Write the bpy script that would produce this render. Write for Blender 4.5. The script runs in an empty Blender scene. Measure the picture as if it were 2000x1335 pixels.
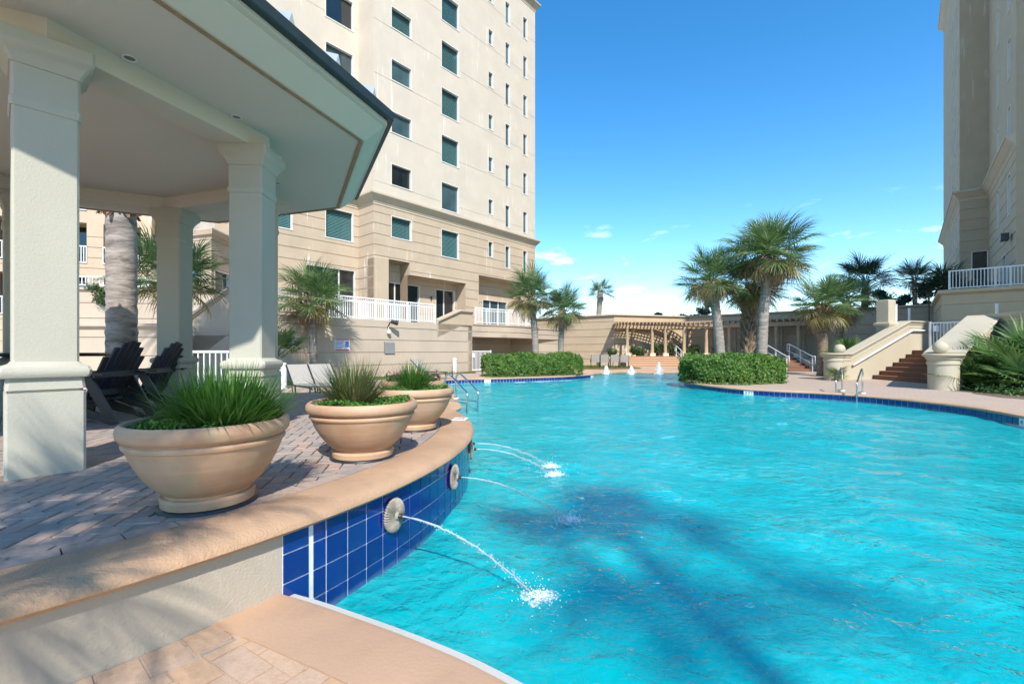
import bpy, bmesh, math, random
import numpy as np
from mathutils import Vector, Matrix, geometry as mgeo

# ---------------------------------------------------------------- camera, sky, sun, exposure
SC = bpy.context.scene
COL = SC.collection
F, CX, HZ, EYE = 885.0, 1000.0, 685.0, 1.45        # calibration of the photograph (2000 px wide)

cam_d = bpy.data.cameras.new("camera"); cam = bpy.data.objects.new("camera", cam_d); COL.objects.link(cam)
cam.location = (0, 0, EYE); cam.rotation_euler = (math.radians(90), 0, 0)
cam_d.sensor_fit = 'HORIZONTAL'; cam_d.sensor_width = 36.0; cam_d.lens = F / 2000 * 36
cam_d.shift_y = (HZ - 667.5) / 2000
cam_d.clip_start = 0.05; cam_d.clip_end = 6000
SC.camera = cam

SUN_AZ, SUN_EL = math.radians(180 - 11), math.radians(44)      # from +Y towards +X
SUNV = Vector((math.sin(SUN_AZ) * math.cos(SUN_EL), math.cos(SUN_AZ) * math.cos(SUN_EL), math.sin(SUN_EL)))
world = bpy.data.worlds.new("World"); SC.world = world; world.use_nodes = True
wn, wl = world.node_tree.nodes, world.node_tree.links
wn.clear()
w_out = wn.new('ShaderNodeOutputWorld'); w_bg = wn.new('ShaderNodeBackground')
sky = wn.new('ShaderNodeTexSky'); sky.sky_type = 'NISHITA'; sky.sun_disc = False
sky.sun_elevation = SUN_EL; sky.sun_rotation = SUN_AZ
sky.altitude = 0; sky.air_density = 1.0; sky.dust_density = 0.0; sky.ozone_density = 1.5
w_bg.inputs['Strength'].default_value = 0.14
# thin fair-weather clouds low over the sea
tc = wn.new('ShaderNodeTexCoord'); sep = wn.new('ShaderNodeSeparateXYZ'); wl.new(tc.outputs['Generated'], sep.inputs[0])
mp = wn.new('ShaderNodeMapping'); mp.inputs['Scale'].default_value = (6.0, 6.0, 20.0); mp.inputs['Location'].default_value = (0.35, 0.0, 0.9)
wl.new(tc.outputs['Generated'], mp.inputs[0])
cn = wn.new('ShaderNodeTexNoise'); cn.inputs['Scale'].default_value = 1.5; cn.inputs['Detail'].default_value = 7; cn.inputs['Roughness'].default_value = 0.55
wl.new(mp.outputs[0], cn.inputs[0])
cr = wn.new('ShaderNodeValToRGB'); cr.color_ramp.elements[0].position = 0.60; cr.color_ramp.elements[1].position = 0.74
wl.new(cn.outputs['Fac'], cr.inputs[0])
er = wn.new('ShaderNodeValToRGB'); e = er.color_ramp.elements
e[0].position = 0.04; e[0].color = (.0, .0, .0, 1); e[1].position = 0.30; e[1].color = (0, 0, 0, 1); e2_ = e.new(.16); e2_.color = (.8, .8, .8, 1)
wl.new(sep.outputs['Z'], er.inputs[0])
cm = wn.new('ShaderNodeMath'); cm.operation = 'MULTIPLY'; wl.new(cr.outputs[0], cm.inputs[0]); wl.new(er.outputs[0], cm.inputs[1])
hs = wn.new('ShaderNodeHueSaturation'); hs.inputs['Saturation'].default_value = 1.38; hs.inputs['Hue'].default_value = 0.497; wl.new(sky.outputs[0], hs.inputs['Color'])
mx = wn.new('ShaderNodeMix'); mx.data_type = 'RGBA'; mx.inputs['B'].default_value = (7.2, 7.4, 7.8, 1)
wl.new(cm.outputs[0], mx.inputs['Factor']); wl.new(hs.outputs[0], mx.inputs['A'])
wl.new(mx.outputs['Result'], w_bg.inputs['Color']); wl.new(w_bg.outputs[0], w_out.inputs[0])

sun_d = bpy.data.lights.new("sun", 'SUN'); sun = bpy.data.objects.new("sun", sun_d); COL.objects.link(sun)
sun_d.energy = 3.2; sun_d.angle = math.radians(0.8); sun_d.color = (1.0, 0.95, 0.86)
sun.rotation_euler = (-SUNV).to_track_quat('-Z', 'Y').to_euler(); sun.location = SUNV * 60

SC.view_settings.view_transform = 'Standard'; SC.view_settings.look = 'None'
SC.view_settings.gamma = 1.0; SC.view_settings.use_curve_mapping = False
SC.view_settings.exposure = 1.0
SC.render.engine = 'CYCLES'
SC.cycles.use_denoising = True
SC.cycles.max_bounces = 5; SC.cycles.diffuse_bounces = 3; SC.cycles.glossy_bounces = 3; SC.cycles.transmission_bounces = 4; SC.cycles.transparent_max_bounces = 6
SC.cycles.adaptive_threshold = 0.02
SC.cycles.caustics_reflective = False; SC.cycles.caustics_refractive = False
SC.cycles.sample_clamp_indirect = 6

# ---------------------------------------------------------------- helpers
R = random.Random(7)
def rad(a): return math.radians(a)
def G(u, v, z):
    Y = (EYE - z) * F / (v - HZ); return ((u - CX) / F * Y, Y)
def ZV(v, Y): return EYE - (v - HZ) * Y / F
TH = rad(41)
DV = Vector((math.sin(TH), math.cos(TH)))          # the resort's building grid
NV = Vector((math.cos(TH), -math.sin(TH)))

def wloc(o):
    v = Vector((0, 0, 0))
    while o is not None:
        v += o.location; o = o.parent
    return v

class MB:
    def __init__(s): s.v = []; s.f = []; s.mi = []; s.cur = 0
    def add(s, vs, fs):
        b = len(s.v); s.v.extend([tuple(p) for p in vs]); s.f.extend([tuple(i + b for i in f) for f in fs]); s.mi.extend([s.cur] * len(fs)); return s
    def quad(s, a, b, c, d): return s.add([a, b, c, d], [(0, 1, 2, 3)])
    def obox(s, o, ax, ay, az):
        o, ax, ay, az = Vector(o), Vector(ax), Vector(ay), Vector(az)
        p = [o, o + ax, o + ax + ay, o + ay]; p += [q + az for q in p]
        if ax.cross(ay).dot(az) < 0:
            return s.add(p, [(0, 1, 2, 3), (7, 6, 5, 4), (4, 5, 1, 0), (5, 6, 2, 1), (6, 7, 3, 2), (7, 4, 0, 3)])
        return s.add(p, [(3, 2, 1, 0), (4, 5, 6, 7), (0, 1, 5, 4), (1, 2, 6, 5), (2, 3, 7, 6), (3, 0, 4, 7)])
    def box(s, x0, x1, y0, y1, z0, z1): return s.obox((x0, y0, z0), (x1 - x0, 0, 0), (0, y1 - y0, 0), (0, 0, z1 - z0))
    def bar(s, a, b, w, h, up=(0, 0, 1)):              # rectangular bar from a to b
        a, b = Vector(a), Vector(b); d = (b - a).normalized(); up = Vector(up)
        if abs(d.dot(up)) > .95: up = Vector((1, 0, 0))
        x = d.cross(up).normalized(); y = x.cross(d).normalized()
        return s.obox(a - x * w / 2 - y * h / 2, x * w, y * h, b - a)
    def cbox(s, c, ax, ay, az, ch=.01):                # box with chamfered top edges, centred on bottom c
        c, ax, ay = Vector(c), Vector(ax), Vector(ay); hz = az
        lx, ly = ax.length, ay.length; fx, fy = 1 - 2 * ch / lx, 1 - 2 * ch / ly
        def ring(kx, ky, z): return [c + ax * (.5 * kx * sx) + ay * (.5 * ky * sy) + Vector((0, 0, z)) for sx, sy in ((-1, -1), (1, -1), (1, 1), (-1, 1))]
        vs = ring(1, 1, 0) + ring(1, 1, hz - ch) + ring(fx, fy, hz)
        fs = []
        for k in (0, 4):
            for i in range(4): fs.append((k + i, k + (i + 1) % 4, k + 4 + (i + 1) % 4, k + 4 + i))
        fs.append((8, 9, 10, 11)); return s.add(vs, fs)
    def prism(s, poly, z0, z1, bottom=True):
        n = len(poly); vs = [(p[0], p[1], z0) for p in poly] + [(p[0], p[1], z1) for p in poly]
        fs = [(i, (i + 1) % n, n + (i + 1) % n, n + i) for i in range(n)] + [tuple(range(n, 2 * n))]
        if bottom: fs.append(tuple(reversed(range(n))))
        return s.add(vs, fs)
    def lathe(s, prof, seg=24, c=(0, 0, 0), cap=False, wob=None):
        vs = []; fs = []
        for r, z in prof:
            for i in range(seg):
                a = 2 * math.pi * i / seg; vs.append((c[0] + r * math.cos(a), c[1] + r * math.sin(a), c[2] + z))
        for k in range(len(prof) - 1):
            for i in range(seg):
                j = (i + 1) % seg; fs.append((k * seg + i, k * seg + j, (k + 1) * seg + j, (k + 1) * seg + i))
        if cap: fs.append(tuple(reversed(range(seg)))); fs.append(tuple(range((len(prof) - 1) * seg, len(prof) * seg)))
        return s.add(vs, fs)
    def tube(s, pts, rr, seg=8, cap=True):
        pts = [Vector(p) for p in pts]; n = len(pts)
        if not hasattr(rr, '__len__'): rr = [rr] * n
        vs = []; fs = []; px = None
        for i, p in enumerate(pts):
            d = (pts[min(i + 1, n - 1)] - pts[max(i - 1, 0)]).normalized()
            if px is None:
                h = Vector((0, 0, 1)) if abs(d.z) < .9 else Vector((1, 0, 0)); px = d.cross(h).normalized()
            else: px = (px - d * px.dot(d)).normalized()
            y = d.cross(px)
            for k in range(seg):
                a = 2 * math.pi * k / seg; vs.append(p + (px * math.cos(a) + y * math.sin(a)) * rr[i])
        for i in range(n - 1):
            for k in range(seg):
                j = (k + 1) % seg; fs.append((i * seg + k, i * seg + j, (i + 1) * seg + j, (i + 1) * seg + k))
        if cap: fs.append(tuple(reversed(range(seg)))); fs.append(tuple(range((n - 1) * seg, n * seg)))
        return s.add(vs, fs)
    def sweep(s, path, prof, closed=False, capends=True):
        # path: 2-D points; prof: (offset to the RIGHT of travel, z); z may be relative to a per-point base (3-tuples)
        P = [Vector((p[0], p[1])) for p in path]; zb = [p[2] if len(p) > 2 else 0 for p in path]; n = len(P); m = len(prof); vs = []
        for i in range(n):
            if closed: a, b = P[i] - P[i - 1], P[(i + 1) % n] - P[i]
            else:
                a = P[i] - P[i - 1] if i > 0 else P[1] - P[0]; b = P[i + 1] - P[i] if i < n - 1 else a
            a = a.normalized(); b = b.normalized(); na, nb = Vector((a.y, -a.x)), Vector((b.y, -b.x))
            mt = (na + nb); k = mt.length
            mt = mt / k; sc = 1 / max(.35, mt.dot(na))
            for o, z in prof: vs.append((P[i].x + mt.x * o * sc, P[i].y + mt.y * o * sc, zb[i] + z))
        fs = []
        for i in range(n if closed else n - 1):
            j = (i + 1) % n
            for k in range(m - 1): fs.append((i * m + k, j * m + k, j * m + k + 1, i * m + k + 1))
        if capends and not closed: fs.append(tuple(range(m))[::-1]); fs.append(tuple((n - 1) * m + k for k in range(m)))
        return s.add(vs, fs)
    def sqcol(s, c, ang, prof, bev=.014):              # square column, prof (half, z)
        ca, sa = math.cos(ang), math.sin(ang); vs = []
        for h, z in prof:
            b = min(bev, h * .4)
            for x, y in ((h, -h + b), (h, h - b), (h - b, h), (-h + b, h), (-h, h - b), (-h, -h + b), (-h + b, -h), (h - b, -h)):
                vs.append((c[0] + x * ca - y * sa, c[1] + x * sa + y * ca, c[2] + z))
        fs = []
        for k in range(len(prof) - 1):
            for i in range(8):
                j = (i + 1) % 8; fs.append((k * 8 + i, k * 8 + j, (k + 1) * 8 + j, (k + 1) * 8 + i))
        fs.append(tuple(reversed(range(8)))); fs.append(tuple((len(prof) - 1) * 8 + i for i in range(8)))
        return s.add(vs, fs)
    def mesh(s, name, mats, smooth=False, off=None, auto=None):
        vs = s.v
        if off is not None and off.length > 0: vs = [(p[0] - off.x, p[1] - off.y, p[2] - off.z) for p in s.v]
        me = bpy.data.meshes.new(name); me.from_pydata(vs, [], s.f)
        if not isinstance(mats, (list, tuple)): mats = [mats]
        for mt in mats: me.materials.append(mt)
        if len(mats) > 1: me.polygons.foreach_set('material_index', s.mi)
        if smooth:
            me.polygons.foreach_set('use_smooth', [True] * len(me.polygons))
            if auto: me.set_sharp_from_angle(angle=rad(auto))
        me.update(); return me
    def build(s, name, mats, parent=None, smooth=False, auto=None, **tags):
        off = wloc(parent) if parent is not None else None
        return obj(name, s.mesh(name, mats, smooth, off, auto), parent, **tags)

def obj(name, me, parent=None, loc=None, rot=None, scale=None, **tags):
    o = bpy.data.objects.new(name, me); COL.objects.link(o)
    if parent is not None: o.parent = parent
    if loc is not None: o.location = loc
    if rot is not None: o.rotation_euler = rot
    if scale is not None: o.scale = (scale,) * 3 if not hasattr(scale, '__len__') else scale
    for k, v in tags.items(): o[k] = v
    return o
def thing(name, label, cat, loc=(0, 0, 0), rz=0, group=None):
    o = bpy.data.objects.new(name, None); COL.objects.link(o); o.location = loc; o.rotation_euler = (0, 0, rz)
    o.empty_display_size = .2; o['label'] = label; o['category'] = cat
    if group: o['group'] = group
    return o
def tag(o, label=None, cat=None, group=None, kind=None):
    if label: o['label'] = label
    if cat: o['category'] = cat
    if group: o['group'] = group
    if kind: o['kind'] = kind
    return o
def kids(o): return [c for c in bpy.data.objects if c.parent == o]
def copy_tree(o, parent=None, tree=None):
    if tree is None:
        tree = {}
        for c in bpy.data.objects:
            if c.parent: tree.setdefault(c.parent, []).append(c)
    c = o.copy(); COL.objects.link(c); c.parent = parent
    for ch in tree.get(o, []): copy_tree(ch, c, tree)
    return c
def catmull(pts, n=6, closed=False):
    P = [Vector(p) for p in pts]; out = []; m = len(P)
    for i in range(m if closed else m - 1):
        p0 = P[i - 1] if (i > 0 or closed) else P[0]; p1 = P[i]; p2 = P[(i + 1) % m]; p3 = P[(i + 2) % m] if (closed or i + 2 < m) else P[-1]
        for k in range(n):
            t = k / n
            out.append(.5 * ((2 * p1) + (p2 - p0) * t + (2 * p0 - 5 * p1 + 4 * p2 - p3) * t * t + (3 * p1 - p0 - 3 * p2 + p3) * t ** 3))
    if not closed: out.append(P[-1])
    return out
def inside(p, poly):
    x, y = p[0], p[1]; r = False; n = len(poly)
    for i in range(n):
        a, b = poly[i], poly[i - 1]
        if (a[1] > y) != (b[1] > y) and x < (b[0] - a[0]) * (y - a[1]) / (b[1] - a[1]) + a[0]: r = not r
    return r
def clip_half(poly, o, n):       # keep (p-o).n <= 0
    out = []; k = len(poly)
    for i in range(k):
        a, b = Vector(poly[i]), Vector(poly[(i + 1) % k]); da, db = (a - o).dot(n), (b - o).dot(n)
        if da <= 0: out.append(a)
        if da * db < 0: out.append(a + (b - a) * (da / (da - db)))
    return out

# ---------------------------------------------------------------- materials
MT = {}
class NT:
    def __init__(s, name):
        s.m = bpy.data.materials.new(name); s.m.use_nodes = True; s.t = s.m.node_tree; s.n = s.t.nodes; s.l = s.t.links
        s.b = s.n['Principled BSDF']; s.out = s.n['Material Output']
    def new(s, ty, **kw):
        x = s.n.new(ty)
        for k, v in kw.items():
            if hasattr(x, k): setattr(x, k, v)
            else: x.inputs[k.replace('_', ' ')].default_value = v
        return x
    def coord(s, scale=(1, 1, 1), kind='Object', rot=(0, 0, 0)):
        t = s.new('ShaderNodeTexCoord'); m = s.new('ShaderNodeMapping'); m.inputs['Scale'].default_value = scale; m.inputs['Rotation'].default_value = rot
        s.l.new(t.outputs[kind], m.inputs[0]); return m.outputs[0]
    def noise(s, scale, detail=4, co=None, rough=.55, dist=0):
        x = s.new('ShaderNodeTexNoise'); x.inputs['Scale'].default_value = scale; x.inputs['Detail'].default_value = detail; x.inputs['Roughness'].default_value = rough; x.inputs['Distortion'].default_value = dist
        if co is None: co = s.coord()
        s.l.new(co, x.inputs['Vector']); return x.outputs['Fac']
    def ramp(s, fac, stops):
        x = s.new('ShaderNodeValToRGB'); e = x.color_ramp.elements
        while len(e) < len(stops): e.new(.5)
        for k, (p, c) in zip(e, stops):
            k.position = p; k.color = (*c, 1) if hasattr(c, '__len__') else (c, c, c, 1)
        s.l.new(fac, x.inputs[0]); return x.outputs[0]
    def mix(s, fac, a, b, mode='MIX'):
        x = s.new('ShaderNodeMix', data_type='RGBA', blend_type=mode)
        for k, v in (('Factor', fac), ('A', a), ('B', b)):
            if isinstance(v, bpy.types.NodeSocket): s.l.new(v, x.inputs[k] if k == 'Factor' else x.inputs[k])
            elif k == 'Factor': x.inputs[k].default_value = v
            else: x.inputs[k].default_value = (*v, 1)
        return x.outputs['Result']
    def math(s, op, a, b=None):
        x = s.new('ShaderNodeMath', operation=op)
        for i, v in enumerate((a, b)):
            if v is None: continue
            if isinstance(v, bpy.types.NodeSocket): s.l.new(v, x.inputs[i])
            else: x.inputs[i].default_value = v
        return x.outputs[0]
    def bump(s, h, strength=.3, dist=.01, nrm=None):
        x = s.new('ShaderNodeBump'); x.inputs['Strength'].default_value = strength; x.inputs['Distance'].default_value = dist
        s.l.new(h, x.inputs['Height'])
        if nrm is not None: s.l.new(nrm, x.inputs['Normal'])
        s.l.new(x.outputs[0], s.b.inputs['Normal']); return x.outputs[0]
    def col(s, c):
        if isinstance(c, bpy.types.NodeSocket): s.l.new(c, s.b.inputs['Base Color'])
        else: s.b.inputs['Base Color'].default_value = (*c, 1)
        return s
    def set(s, **kw):
        for k, v in kw.items(): s.b.inputs[k.replace('_', ' ')].default_value = v
        return s
def lin(r, g, b): return tuple(((c / 255) / 12.92 if c / 255 < .04045 else ((c / 255 + .055) / 1.055) ** 2.4) for c in (r, g, b))

def stucco(name, c, var=.08, bscale=70, bst=.35, dist=.004, streak=0, dirt=.1):
    t = NT(name); co = t.coord()
    n1 = t.noise(.9, 3, co); a = tuple(x * (1 - var) for x in c); b = tuple(min(1, x * (1 + var)) for x in c)
    k = t.ramp(n1, [(.3, a), (.7, b)])
    n2 = t.noise(6, 3, t.coord((1, 1, .25)))
    k = t.mix(t.math('MULTIPLY', t.ramp(n2, [(.52, 0), (.8, 1)]), dirt), k, tuple(x * .62 for x in c))
    if streak:
        s1 = t.noise(1.0, 2, t.coord((7, 7, .35)), .5); s2 = t.noise(.45, 2, co)
        mk = t.math('MULTIPLY', t.ramp(s1, [(.63, 0), (.67, 1)]), t.ramp(s2, [(.5, 0), (.62, 1)]))
        k = t.mix(t.math('MULTIPLY', mk, streak), k, (.86, .83, .78))
    t.col(k); t.set(Roughness=.88)
    t.bump(t.noise(bscale, 2, co), bst, dist); MT[name] = t.m; return t.m

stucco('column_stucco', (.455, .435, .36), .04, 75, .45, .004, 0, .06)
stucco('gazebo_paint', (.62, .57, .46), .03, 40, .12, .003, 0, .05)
stucco('ceiling_paint', (.63, .58, .50), .02, 60, .1, .002, 0, .03)
stucco('terrace_stucco', (.43, .37, .295), .05, 80, .55, .005, 0, .16)
stucco('wall_warm', (.60, .44, .27), .06, 40, .25, .006, 0, .12)
stucco('tower_cream', (.585, .505, .41), .05, 30, .2, .006, .45, .12)
stucco('tower_tan', (.50, .39, .28), .06, 30, .2, .006, .6, .14)
stucco('wall_tan', (.50, .41, .32), .06, 40, .25, .006, .1, .12)
stucco('wall_far', (.50, .385, .26), .06, 40, .25, .006, 0, .12)
stucco('stair_stucco', (.49, .43, .32), .05, 45, .35, .005, 0, .12)
stucco('cornice_stone', (.50, .42, .32), .06, 40, .25, .005, 0, .15)
stucco('trim_white', (.74, .72, .68), .03, 40, .1, .003, 0, .05)
stucco('coping_tan', (.49, .305, .185), .2, 85, .8, .007, 0, .4)
stucco('deck_coping', (.50, .315, .20), .13, 60, .4, .004, 0, .25)
stucco('concrete_white', (.52, .51, .48), .1, 160, .7, .004, 0, .2)
stucco('pergola_wood', (.42, .30, .19), .15, 30, .4, .004, 0, .3)
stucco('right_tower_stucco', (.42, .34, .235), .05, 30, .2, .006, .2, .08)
stucco('plinth_block', (.66, .55, .40), .06, 40, .3, .004, 0, .2)

def terracotta():
    t = NT('terracotta'); co = t.coord()
    base = t.ramp(t.noise(2.2, 6, co, .6), [(.25, (.40, .215, .125)), (.55, (.53, .33, .205)), (.8, (.58, .40, .27))])
    ring = t.noise(1, 3, t.coord((1.2, 1.2, 26)))
    base = t.mix(t.math('MULTIPLY', t.ramp(ring, [(.45, 0), (.75, 1)]), .22), base, (.74, .55, .39))
    oi = t.new('ShaderNodeObjectInfo'); wh = t.math('MULTIPLY', t.ramp(t.noise(3.1, 5, co, .7), [(.55, 0), (.78, 1)]), .22); base = t.mix(wh, base, (.62, .50, .38))
    moss = t.math('MULTIPLY', t.ramp(t.noise(5.5, 5, co), [(.58, 0), (.72, 1)]), .5)
    base = t.mix(moss, base, (.42, .38, .20))
    t.col(base); t.set(Roughness=.72); t.bump(t.noise(38, 5, co), .25, .005); MT['terracotta'] = t.m
terracotta()
def paver(name, c1, c2, c3, rough=.85):
    t = NT(name); oi = t.new('ShaderNodeObjectInfo'); ge = t.new('ShaderNodeNewGeometry')
    r = t.math('FRACT', t.math('ADD', t.math('MULTIPLY', oi.outputs['Random'], 7.13), t.math('MULTIPLY', ge.outputs['Random Per Island'], 5.7)))
    k = t.ramp(r, [(0, c1), (.45, c2), (1, c3)])
    co = t.coord(kind='Object'); k2 = t.mix(t.math('MULTIPLY', t.ramp(t.noise(24, 6, co, .7), [(.42, 0), (.75, 1)]), .45), k, tuple(x * .55 for x in c2))
    t.col(k2); t.set(Roughness=rough); t.bump(t.noise(90, 4, co), .5, .004); MT[name] = t.m
paver('paver_mix', (.29, .25, .23), (.36, .30, .27), (.42, .30, .24))
paver('paver_tan', (.52, .32, .19), (.56, .37, .235), (.50, .35, .25))
paver('step_brick', (.20, .095, .06), (.24, .12, .075), (.18, .09, .06))
paver('step_terracotta', (.58, .33, .18), (.60, .36, .21), (.55, .33, .20))
def tile_blue():
    t = NT('tile_blue'); oi = t.new('ShaderNodeObjectInfo')
    k = t.ramp(oi.outputs['Random'], [(0, (.004, .016, .15)), (.5, (.004, .022, .20)), (1, (.006, .030, .17))])
    k = t.mix(t.math('MULTIPLY', t.ramp(t.noise(3, 5), [(.55, 0), (.8, 1)]), .12), k, (.12, .22, .42))
    ge = t.new('ShaderNodeNewGeometry'); sp = t.new('ShaderNodeSeparateXYZ'); t.l.new(ge.outputs['Position'], sp.inputs[0])
    sc_ = t.ramp(t.math('ADD', sp.outputs['Z'], t.math('MULTIPLY', t.noise(14, 4, t.coord()), .05)), [(.03, 1), (.075, 0)])
    k = t.mix(t.math('MULTIPLY', sc_, .3), k, (.35, .50, .60))
    t.col(k); t.set(Roughness=.16); t.b.inputs['Coat Weight'].default_value = .3; t.bump(t.noise(9, 3), .12, .004); MT['tile_blue'] = t.m
tile_blue()
def plain(name, c, rough=.5, metal=0, var=0, scale=20, bst=0, spec=None):
    t = NT(name)
    if var:
        k = t.ramp(t.noise(scale, 5), [(.3, tuple(x * (1 - var) for x in c)), (.7, tuple(min(1, x * (1 + var)) for x in c))]); t.col(k)
    else: t.col(c)
    t.set(Roughness=rough, Metallic=metal)
    if spec is not None: t.b.inputs['Specular IOR Level'].default_value = spec
    if bst: t.bump(t.noise(scale * 3, 4), bst, .004)
    MT[name] = t.m; return t.m
plain('grout', (.66, .72, .78), .8, 0, .1, 30)
plain('white_metal', (.78, .78, .77), .35, 0, .03, 8)
plain('white_plastic', (.80, .80, .80), .35, 0, .03, 6)
plain('chrome', (.62, .63, .64), .17, 1.0, .05, 10)
plain('roof_metal', (.035, .055, .062), .42, .35, .15, 6)
plain('seam_metal', (.50, .52, .56), .4, .3, .05, 6)
plain('rust_line', (.33, .22, .13), .7, 0, .2, 20)
plain('black_plastic', (.018, .019, .022), .42, 0, .2, 8)
plain('navy_plastic', (.010, .016, .036), .4, 0, .2, 8)
plain('dark_metal', (.03, .028, .026), .45, .3, .2, 10)
plain('dark_interior', (.018, .022, .024), .7)
plain('brown_interior', (.10, .055, .03), .7, 0, .3, 3)
plain('louver_grey', (.34, .35, .36), .5, .2)
plain('shell_stone', (.29, .25, .205), .6, 0, .3, 34, .5)
plain('sling_fabric', (.36, .335, .30), .8, 0, .05, 60)
plain('soil', (.05, .035, .022), .95, 0, .4, 20, .6)
plain('mulch', (.16, .11, .075), .95, 0, .45, 16, .8)
plain('blind_slat', (.62, .74, .74), .6)
plain('sign_white', (.80, .80, .80), .4)
plain('sign_blue', (.12, .22, .55), .45)
plain('sign_red', (.50, .07, .07), .45)
plain('ink', (.05, .05, .06), .5)
plain('bronze', (.06, .045, .03), .45, .5)
plain('pool_plaster', (.30, .74, .84), .8, 0, .08, 1.2)
plain('lamp_lens', (.16, .15, .14), .3)
plain('flower_pink', (.55, .10, .22), .7, 0, .3, 30)
def glass(name, c, rough=.04, alpha=.0):
    t = NT(name); oi = t.new('ShaderNodeObjectInfo'); t.col(t.mix(.6, t.ramp(t.noise(.9, 2), [(.35, tuple(x * .4 for x in c)), (.65, tuple(x * 1.4 for x in c))]), t.ramp(oi.outputs['Random'], [(0, tuple(x * .5 for x in c)), (1, tuple(x * 1.7 for x in c))]))); t.set(Roughness=rough, Metallic=0.0); t.b.inputs['Specular IOR Level'].default_value = .9
    t.bump(t.noise(.8, 2), .05, .05)
    if alpha:
        tr = t.new('ShaderNodeBsdfTransparent'); tr.inputs[0].default_value = (.55, .75, .75, 1); mixn = t.new('ShaderNodeMixShader'); mixn.inputs[0].default_value = alpha
        t.l.new(t.b.outputs[0], mixn.inputs[1]); t.l.new(tr.outputs[0], mixn.inputs[2]); t.l.new(mixn.outputs[0], t.out.inputs[0])
    MT[name] = t.m
glass('pane_teal', (.05, .095, .11)); glass('pane_clear', (.02, .05, .055), .04, .62); glass('pane_dark', (.012, .018, .02)); glass('pane_brown', (.045, .04, .035))
def leaf(name, stops, trans=.35, rough=.5, island=True):
    t = NT(name); oi = t.new('ShaderNodeObjectInfo'); ge = t.new('ShaderNodeNewGeometry')
    r = t.math('FRACT', t.math('ADD', t.math('MULTIPLY', oi.outputs['Random'], 3.3), ge.outputs['Random Per Island']))
    r = t.math('ADD', t.math('MULTIPLY', r, .62), t.math('MULTIPLY', t.ramp(t.noise(2.3, 2), [(.32, 0), (.68, 1)]), .38))
    k = t.ramp(r, stops); t.col(k); t.set(Roughness=rough)
    tr = t.new('ShaderNodeBsdfTranslucent'); t.l.new(k, tr.inputs[0]); mixn = t.new('ShaderNodeMixShader'); mixn.inputs[0].default_value = trans
    t.l.new(t.b.outputs[0], mixn.inputs[1]); t.l.new(tr.outputs[0], mixn.inputs[2]); t.l.new(mixn.outputs[0], t.out.inputs[0]); MT[name] = t.m
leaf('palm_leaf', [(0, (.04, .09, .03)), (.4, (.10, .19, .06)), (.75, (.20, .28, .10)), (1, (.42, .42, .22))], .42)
leaf('palm_leaf_yellow', [(0, (.16, .17, .05)), (.5, (.25, .22, .08)), (1, (.36, .28, .14))])
leaf('palm_leaf_dead', [(0, (.22, .14, .08)), (.5, (.34, .24, .15)), (1, (.44, .34, .24))], .15, .8)
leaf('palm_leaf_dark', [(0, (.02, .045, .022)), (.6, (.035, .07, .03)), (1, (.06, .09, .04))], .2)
leaf('palmetto_leaf', [(0, (.05, .12, .03)), (.5, (.09, .19, .045)), (1, (.20, .27, .09))])
leaf('hedge_leaf', [(0, (.05, .12, .02)), (.4, (.09, .20, .03)), (.8, (.16, .28, .05)), (1, (.30, .36, .09))], .3, .55)
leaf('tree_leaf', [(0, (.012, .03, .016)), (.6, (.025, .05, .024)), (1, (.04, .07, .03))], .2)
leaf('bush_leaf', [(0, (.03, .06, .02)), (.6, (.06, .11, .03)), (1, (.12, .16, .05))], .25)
leaf('grass_blade', [(0, (.03, .10, .015)), (.5, (.07, .19, .025)), (.85, (.12, .25, .045)), (1, (.20, .28, .08))], .35)
leaf('grass_blade_straw', [(0, (.05, .11, .02)), (.5, (.12, .17, .05)), (.75, (.24, .21, .09)), (1, (.36, .28, .15))], .3)
leaf('moss_leaf', [(0, (.05, .14, .02)), (.6, (.10, .24, .035)), (1, (.18, .32, .06))], .3, .6)
leaf('lawn_blade', [(0, (.08, .14, .025)), (.6, (.14, .21, .04)), (1, (.26, .27, .09))], .3, .7)
def bark(name, c1, c2, zs=14, bst=.8, hs=3):
    t = NT(name); co = t.coord((hs, hs, zs)); n = t.noise(1.0, 6, co, .65, .4)
    k = t.ramp(n, [(.3, c1), (.62, c2)]); k = t.mix(t.math('MULTIPLY', t.ramp(t.noise(2.2, 4), [(.5, 0), (.8, 1)]), .35), k, tuple(x * .55 for x in c2))
    t.col(k); t.set(Roughness=.9); t.bump(n, bst, .03); MT[name] = t.m
bark('bark_grey', (.17, .145, .12), (.34, .30, .26)); bark('bark_brown', (.13, .09, .06), (.28, .21, .15)); bark('bark_date', (.15, .125, .105), (.40, .345, .30), 9, 1.0, 2.2)
bark('boot_fibre', (.10, .065, .04), (.30, .22, .15), 6, .8, 6); bark('boot_red', (.16, .06, .03), (.34, .17, .10), 6, .8, 6)

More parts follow.
